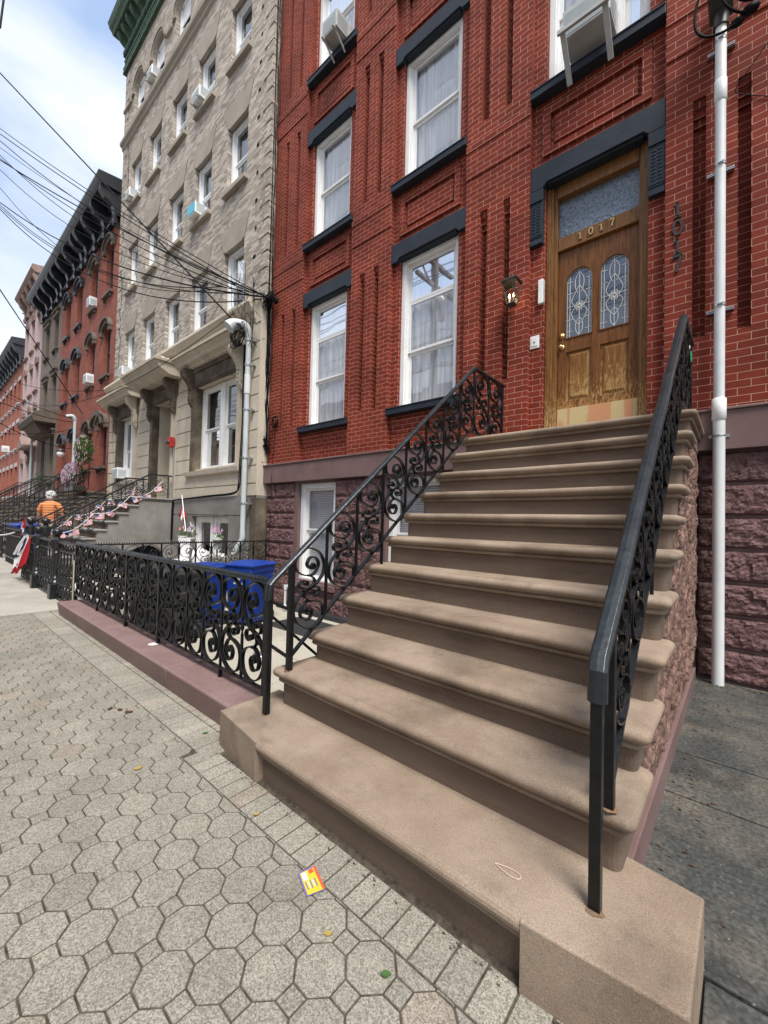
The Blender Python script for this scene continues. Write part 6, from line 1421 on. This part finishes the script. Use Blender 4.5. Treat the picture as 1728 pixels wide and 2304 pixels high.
# flowers on the stoop
def bush(name, x, y, z, sx, sy, sz, n, m_, petals, label, lean=0):
    T = thing(name, (x, y, z), label, 'plant'); q = MB()
    for k in range(n):
        while True:
            a, b, c = [random.uniform(-1, 1) for _ in range(3)]
            if a*a+b*b+c*c < 1 and random.random() < .35+.65*(a*a+b*b+c*c): break
        p = Vector((x+a*sx, y+b*sy, z+c*sz)); d = Vector((random.uniform(-1, 1), random.uniform(-1, 1), random.uniform(-.6, 1))).normalized()*random.uniform(.05, .09); e = d.cross(Vector((random.random(), .5, random.random()))).normalized()*.028
        q.add([p-e*.3, p+d*.5-e, p+d, p+d*.5+e], [(0, 1, 2, 3)])
    q.build('foliage', m_, T)
    for pm, cnt in petals:
        q = MB()
        for k in range(cnt):
            a, b = random.uniform(0, 2*math.pi), random.gauss(0, .7); p = Vector((x+sx*math.cos(a)*math.cos(b), y-abs(sy*math.sin(a)*math.cos(b)), z+sz*math.sin(b)))
            for j in range(5): t = j*1.257; q.add([p, p+Vector((.035*math.cos(t-.45), -.02, .035*math.sin(t-.45))), p+Vector((.055*math.cos(t), -.01, .055*math.sin(t))), p+Vector((.035*math.cos(t+.45), -.02, .035*math.sin(t+.45)))], [(0, 1, 2, 3)])
        q.build('blossoms', pm, T)
    return T
bush('flowering_bush', -19.25, 4.1, 2.82, .75, .35, .50, 900, 'dark_leaf', [('pale_petal', 260), ('white_petal', 120), ('pink_petal', 90)], 'rounded mass of pale pink petunias on the brown stoop landing')
bush('hanging_plant', -18.4, 4.2, 3.75, .50, .30, .55, 1100, 'green_leaf', [('pale_petal', 50), ('white_petal', 30)], 'leafy green plant with pale flowers above the petunias')
q = MB(); q.box(-19.9, -18.4, 3.9, 4.3, 2.25, 2.42); o = q.build('flower_trough', 'dark_metal'); tag(o, 'dark trough under the petunias on the brown stoop', 'planter')
bush('dark_shrub', -27.3, 4.4, 3.0, .5, .3, .5, 400, 'dark_leaf', [], 'dark potted shrub by the brown house door')
# ================================================================ PERSON
P = thing('person', (-14.45, 2.58, .12), 'person with white hair in an orange striped shirt, seen from behind', 'person')
def skin_body(name, V_, E_, Rr, m_, parent, sub=2):
    me = bpy.data.meshes.new(name); me.from_pydata([tuple(v) for v in V_], E_, []); me.update(); o = bpy.data.objects.new(name, me); COL.objects.link(o)
    sk = o.modifiers.new('skin', 'SKIN')
    for i, r in enumerate(Rr): me.skin_vertices[0].data[i].radius = (r if isinstance(r, tuple) else (r, r))
    me.skin_vertices[0].data[0].use_root = True
    ss = o.modifiers.new('sub', 'SUBSURF'); ss.levels = sub; ss.render_levels = sub
    sk.use_smooth_shade = True; me.materials.append(MAT[m_])
    dg = bpy.context.evaluated_depsgraph_get(); dg.update(); m2 = bpy.data.meshes.new_from_object(o.evaluated_get(dg)); bpy.data.objects.remove(o)
    o = bpy.data.objects.new(name, m2); COL.objects.link(o); o.parent = parent; return o
# local coords: x right of the person's back as seen, y forward (away), z up; person height 1.70
Vb = [(0, 0, .92), (0, 0, 1.12), (0, -.01, 1.32), (0, 0, 1.45), (0, .015, 1.53), (0, .02, 1.60),
      (-.10, 0, .86), (-.11, .01, .48), (-.11, 0, .08), (-.11, .14, .04), (.10, 0, .86), (.11, .02, .48), (.11, 0, .08), (.11, .14, .04),
      (-.19, 0, 1.40), (-.27, .03, 1.14), (-.25, .17, .95), (-.22, .26, .96), (.19, 0, 1.40), (.27, .03, 1.14), (.25, .17, .95), (.22, .26, .96)]
Eb = [(0, 1), (1, 2), (2, 3), (3, 4), (4, 5), (0, 6), (6, 7), (7, 8), (8, 9), (0, 10), (10, 11), (11, 12), (12, 13), (3, 14), (14, 15), (15, 16), (16, 17), (3, 18), (18, 19), (19, 20), (20, 21)]
Rb = [(.14, .10), (.14, .10), (.16, .11), (.10, .07), .052, .055, .085, .06, .045, .035, .085, .06, .045, .035, .055, .042, .032, .022, .055, .042, .032, .022]
body = skin_body('body', Vb, Eb, Rb, 'skin', P)
hd = MB()
hd.ball((0, .03, 1.63), .098, 16, 12, (.80, .96, 1.18)); hd.ball((0, .135, 1.60), .018, 8, 6, (.8, 1, 1.3))
for s_ in (-1, 1): hd.ball((s_*.083, .03, 1.61), .025, 8, 6, (.4, .8, 1.2)); hd.ball((s_*.032, .112, 1.635), .012, 8, 6)
ho = hd.build('head', 'skin'); ho.parent = P
hr = MB(); hr.ball((0, .005, 1.665), .112, 18, 12, (.92, .98, .92)); hr.ball((0, -.035, 1.60), .085, 14, 10, (.95, .8, .8))
for k in range(60):
    a, b = random.uniform(0, 6.28), random.uniform(-.3, 1.4); c = Vector((.10*math.cos(a)*math.cos(b), .005+.105*math.sin(a)*math.cos(b), 1.665+.10*math.sin(b)))
    if c.y < .08: hr.ball(c, random.uniform(.018, .03), 6, 5)
ho = hr.build('hair', 'grey_hair'); ho.parent = P
Vs = [(0, 0, .93), (0, 0, 1.12), (0, -.012, 1.32), (0, 0, 1.43), (-.19, -.005, 1.40), (-.262, .02, 1.20), (.19, -.005, 1.40), (.262, .02, 1.20), (0, .01, 1.49)]
sh = skin_body('shirt', Vs, [(0, 1), (1, 2), (2, 3), (3, 4), (4, 5), (3, 6), (6, 7), (3, 8)], [(.165, .125), (.168, .128), (.185, .135), (.125, .10), .075, .068, .075, .068, .06], 'striped_shirt', P)
pt = skin_body('trousers', [(0, 0, .93), (-.10, 0, .84), (-.11, .01, .48), (-.11, 0, .10), (.10, 0, .84), (.11, .02, .48), (.11, 0, .10)], [(0, 1), (1, 2), (2, 3), (0, 4), (4, 5), (5, 6)], [(.15, .12), .105, .082, .07, .105, .082, .07], 'khaki', P)
for s_ in (-1, 1):
    q = MB(); q.ball((s_*.11, .06, .04), .06, 10, 8, (.8, 2.1, .75)); so = q.build('shoe', 'shoe'); so.parent = P
    q = MB(); q.ball((s_*.21, .30, .965), .022, 8, 6, (.8, 1.3, .7))
    for f in range(4): q.tube([(s_*(.19+.013*f), .315, .965), (s_*(.19+.013*f), .345, .962-.004*f), (s_*(.19+.013*f), .352, .945)], [.008, .0075, .006], 6)
    q.tube([(s_*.235, .29, .965), (s_*.243, .315, .97), (s_*.235, .335, .96)], [.009, .008, .006], 6); so = q.build('hand', 'skin'); so.parent = P
P.rotation_euler = (0, 0, R(55)); P.scale = (1.06, 1.06, 1.06)
# ================================================================ OVERHEAD CABLES
OH = [((-14.89, 1.20, 13.05), (-7.87, 4.40, 5.34), .0, .017), ((-15.46, 1.30, 11.97), (-7.25, 4.60, 5.87), .15, .010), ((-15.40, 1.30, 11.78), (-8.34, 4.50, 6.48), .10, .012),
      ((-16.51, 1.40, 12.33), (-7.85, 4.55, 6.18), .35, .012), ((-16.42, 1.40, 12.07), (-7.50, 4.60, 6.03), .25, .008), ((-17.50, 1.50, 12.54), (-8.50, 4.50, 6.44), .55, .010),
      ((-15.13, 1.30, 10.94), (-7.76, 4.50, 6.06), .30, .011), ((-15.11, 1.30, 10.88), (-7.16, 4.65, 5.83), .18, .014), ((-18.05, 1.60, 11.37), (-7.25, 4.60, 5.87), .55, .016),
      ((-18.02, 1.60, 11.28), (-8.12, 4.50, 6.21), .75, .011), ((-16.87, 1.50, 10.58), (-8.91, 4.50, 6.64), .75, .010), ((-16.84, 1.50, 10.50), (-7.41, 4.60, 5.89), .95, .012),
      ((-16.5, 1.5, 10.9), (-9.4, 4.52, 6.75), .95, .008), ((-17.2, 1.5, 11.9), (-7.3, 4.6, 5.95), .7, .009), ((-14.88, 1.40, 7.29), (-21.13, 4.70, 5.67), .0, .016),
      ((-19.54, 2.00, 4.49), (-23.68, 4.90, 4.43), .15, .014), ((-19.79, 2.00, 5.27), (-23.49, 4.90, 5.66), .1, .014), ((-19.42, 2.00, 4.11), (-22.57, 4.80, 5.21), .1, .012), ((-24.11, 2.40, 7.17), (-17.92, 4.85, 6.10), .25, .010), ((-12.40, 1.00, 12.77), (-12.21, .95, 11.93), 0, .02),
      ((-20.5, 2.0, 5.9), (-21.8, 4.55, 5.5), .1, .012), ((-23.5, 2.3, 6.4), (-7.5, 4.55, 6.0), 1.3, .008)]
lab = ['thick straight black cable falling steeply from the sky to the grey pipe hood', 'uppermost thin wire of the fan crossing the tan building', 'second wire of the fan above the black cornice', 'sagging black cable in the upper fan of wires', 'fine wire in the upper fan of cables', 'kinked cable in the middle of the upper fan', 'wire crossing the black cornice towards the clump', 'cable ending at the clump on the red brick corner', 'heavy cable of the lower fan at the left edge', 'slack cable of the lower fan', 'sagging wire in front of the tan windows', 'deepest sagging wire before the tan windows', 'thin slack wire above the base cornice', 'fine wire between the two fans', 'cable dropping from the left edge to the far pale pipe', 'low wire near the pink house', 'low wire crossing the brown house', 'low wire under the porch hood', 'wire running level to the tan building corner', 'cable in the top left corner of the sky', 'short wire by the far pipe', 'long thin wire sagging across the red row houses']
for (a, b, sag, r), lb in zip(OH, lab):
    a, b = Vector(a), Vector(b); d = a-b; a2 = a+d*.45; n = 40; pts = []
    for i in range(n+1):
        t = i/n*1.45; p = b+d*t; s_ = sag*4*t*(1-t) if t < 1 else -sag*2.2*(t-1)
        pts.append(p-Vector((0, 0, s_)))
    q = MB(); q.tube(pts, r*1.0, 6); tag(q.build('overhead_cable', 'cable'), lb, 'cable', 'overhead cables')
# ================================================================ LITTER
T = thing('lottery_card', (-1.22, 1.045, 0), 'bright yellow scratch card lying on the pavers by the stoop', 'card')
def card(pts, z, m_, nm, P_): q = MB(); q.prism(pts, 'z', z, z+.0008); return q.build(nm, m_, P_)
c4 = [(-1.281, 1.030), (-1.262, 1.098), (-1.150, 1.058), (-1.178, .990)]
L2 = lambda u, v: tuple((Vector(c4[0])*(1-u)*(1-v)+Vector(c4[3])*u*(1-v)+Vector(c4[2])*u*v+Vector(c4[1])*(1-u)*v))
Rr_ = lambda a, b, c, d: [L2(a, b), L2(c, b), L2(c, d), L2(a, d)]
card(Rr_(0, 0, 1, 1), .0045, 'card_purple', 'card', T); card(Rr_(.06, .08, .98, .93), .0056, 'yellow_card', 'face', T)
card(Rr_(.02, .86, .98, .99), .0066, 'card_red', 'strip', T); card(Rr_(.10, .14, .42, .40), .0066, 'card_white', 'patch', T); card(Rr_(.08, .55, .24, .80), .0066, 'card_red', 'patch', T)
for k in range(5): card(Rr_(.48+.0*k, .18+.12*k, .80-.05*(k % 2), .23+.12*k), .0066, 'card_white' if k % 2 else 'card_purple', 'print', T)
q = MB(); q.tube([(-.58+.045*math.cos(t)+.0*t, 1.355+.013*math.sin(t)+.004*math.sin(2*t), .2095) for t in [i*2*math.pi/32 for i in range(33)]], .0016, 6); o = q.build('rubber_band', 'band'); tag(o, 'loop of tan rubber band lying on the bottom step', 'rubber band')
random.seed(31)
def leaf_(x, y, z, s, m_, label, curl=.3, grp='scattered leaves', cat='leaf', nm='leaf'):
    a = random.uniform(0, 6.28); q = MB(); vs = []; n = 6
    for i in range(n+1):
        t = i/n; w = s*.32*math.sin(math.pi*min(1, t*1.02))**.8
        for j in (-1, 0, 1): u = (t-.5)*s; v = j*w; vs.append((x+u*math.cos(a)-v*math.sin(a), y+u*math.sin(a)+v*math.cos(a), z+.003+s*curl*(abs(j)*.25+.5*(t-.5)**2)))
    q.add(vs, [(i*3+j, i*3+j+1, i*3+3+j+1, i*3+3+j) for i in range(n) for j in range(2)], True); tag(q.build(nm, m_), label, cat, grp)
for (x, y, s, m_, lb) in ((-3.28, 1.02, .05, 'dead_leaf', 'curled brown leaf on the pavers left of the brick border'), (-3.20, 1.05, .06, 'dead_leaf', 'dark crumpled leaf in the strip of leaves on the pavers'), (-3.35, .98, .05, 'dead_leaf', 'brown leaf fragment at the near end of the leaf strip'), (-1.68, 1.10, .03, 'yellow_leaf', 'tiny yellow leaf on the brick border'), (-1.02, .955, .03, 'yellow_leaf', 'orange leaf scrap on a paver below the card'), (-.80, .99, .035, 'green_leaf', 'dark green leaf in a paver joint at the bottom'), (-2.55, 1.28, .04, 'green_leaf', 'green leaf on the bricks beside the purple curb'), (-2.45, .86, .045, 'yellow_leaf', 'pale leaf on the octagonal pavers'), (-3.35, 1.62, .05, 'green_leaf', 'green sprout at the foot of a fence post')):
    leaf_(x, y, .0 if lb[:12] != 'green sprout' else .178, s, m_, lb)
q = MB()
for k in range(240):
    u = random.random(); x, y = (-.255+random.random()**2*.25, random.uniform(1.75, 4.75)) if u < .5 else (random.uniform(-.25, .6), 4.80-random.random()**2*.22)
    if 2: 
        s = random.uniform(.004, .014); a = random.uniform(0, 6); q.add([(x+s*math.cos(a+t), y+s*math.sin(a+t)*.6, .002+random.uniform(0, .006)) for t in (0, 1.6, 3.1, 4.7)], [(0, 1, 2, 3)])
o = q.build('leaf_litter', 'dead_leaf'); o['kind'] = 'stuff'; o['label'] = 'crumbs of dry leaves along the wall foot on the bluestone'; o['category'] = 'leaf litter'
q = MB()
for k in range(60):
    x, y = random.uniform(-2.3, -.3), 1.218-random.random()**2*.03; s = random.uniform(.003, .009); a = random.uniform(0, 6); q.add([(x+s*math.cos(a+t), y+s*math.sin(a+t)*.6, .003) for t in (0, 1.6, 3.1, 4.7)], [(0, 1, 2, 3)])
o = q.build('grit', 'joint_sand'); o['kind'] = 'stuff'; o['label'] = 'grit gathered where the bottom step meets the bricks'; o['category'] = 'grit'

# ================================================================ ROW ACROSS THE STREET (seen only mirrored in the windows)
def across(x0, x1, h, m_, label, trim='limestone'):
    T = thing('row_house', ((x0+x1)/2, -13.2, 0), label, 'house', 'houses across the street'); q = MB(); q.box(x0, x1, -22, -13.2, 0, h); q.build('wall', m_, T)
    q = MB(); q.box(x0, x1, -13.2, -12.7, h-.5, h+.1); q.build('cornice', 'black_paint', T)
    n = max(2, int((x1-x0)/2.2))
    for k in range(n):
        cx = x0+(x1-x0)*(k+.5)/n
        for z in (1.2, 4.4, 7.4):
            if z+1.9 > h-.6: continue
            q = MB(); q.box(cx-.5, cx+.5, -13.19, -13.14, z, z+1.9); w_ = q.build('window', 'vinyl', T); q = MB(); q.box(cx-.4, cx+.4, -13.139, -13.13, z+.1, z+1.8); q.build('pane', 'dim_room', w_)
random.seed(77); x = -64; i = 0
for w_, h_, m_ in ((7, 10.5, 'far_brick'), (6, 11, 'brown_paint'), (8, 10, 'tan_brick'), (6.5, 10.8, 'old_brick'), (7, 10.2, 'far_brick'), (6, 11.2, 'pink_stucco'), (7, 10.4, 'old_brick'), (6, 10.6, 'brown_paint'), (7, 10, 'far_brick'), (8, 10.8, 'tan_brick')):
    across(x, x+w_-.02, h_, m_, ['orange brick house','brown stucco house','low tan brick house','dark red brick house','second orange brick house','tall pink stucco house','second dark red brick house','second brown stucco house','third orange brick house','tan brick house at the right end'][i]+' across the street, seen mirrored in the windows'); x += w_; i += 1

# utility pole and its lines at the kerb, mirrored in the upper panes
UP = thing('utility_pole', (-8.8, -2.75, 0), 'tall wooden utility pole at the kerb, seen only mirrored in the upper window panes', 'utility pole')
q = MB(); q.tube([(-8.8, -2.75, -.5), (-8.8, -2.75, 11.8)], [.17, .12], 12); q.build('pole', 'brown_trim', UP)
for z in (11.2, 10.4): q = MB(); q.box(-8.87, -8.73, -3.9, -1.6, z, z+.12); q.build('crossarm', 'brown_trim', UP)
q = MB(); q.lathe([(.02, 8.9), (.24, 8.95), (.25, 9.7), (.20, 9.8), (.02, 9.85)], (-8.45, -2.6, 0), 14); q.build('transformer', 'galv', UP)
q = MB(); q.tube(spline([(-8.8, -2.7, 9.4), (-8.5, -2.2, 10.0), (-8.2, -1.2, 10.2), (-8.1, -.9, 10.15)], 5), .04, 8); q.ball((-8.1, -.7, 10.1), .16, 8, 6, (.8, 1.8, .5)); q.build('lamp_arm', 'galv', UP)
q = MB()
for k in range(16):
    z = random.choice((7.0, 7.3, 7.5, 8.1, 8.5, 9.2, 10.5, 11.35))+random.uniform(-.1, .1); y = -2.7+random.uniform(-.5, .5); sg = random.uniform(.1, .5)
    q.tube([(-8.8+t*14, y, z-sg*4*t*(1-t)) for t in [i/16 for i in range(17)]], .014, 5); q.tube([(-8.8-t*30, y, z-sg*8*t*(1-t)) for t in [i/16 for i in range(17)]], .014, 5)
for k in range(14): 
    b = Vector((-7.3+random.uniform(-.3, .2), 4.5, 5.9)); a = Vector((-8.8, -2.6, 7.3+random.uniform(-.5, 1))) 
for k in range(7):
    c = Vector((-5.2+random.uniform(-.7, .7), -2.7, 7.4+random.uniform(-.3, .3))); rr = random.uniform(.2, .5)
    q.tube([(c.x+rr*math.cos(t+k), c.y+.1*math.sin(2*t), c.z+rr*.6*math.sin(t)) for t in [i*.3 for i in range(22)]], .012, 5)
tag(q.build('street_lines', 'cable'), 'bundle of street lines along the kerb, seen only mirrored in the windows', 'cables')
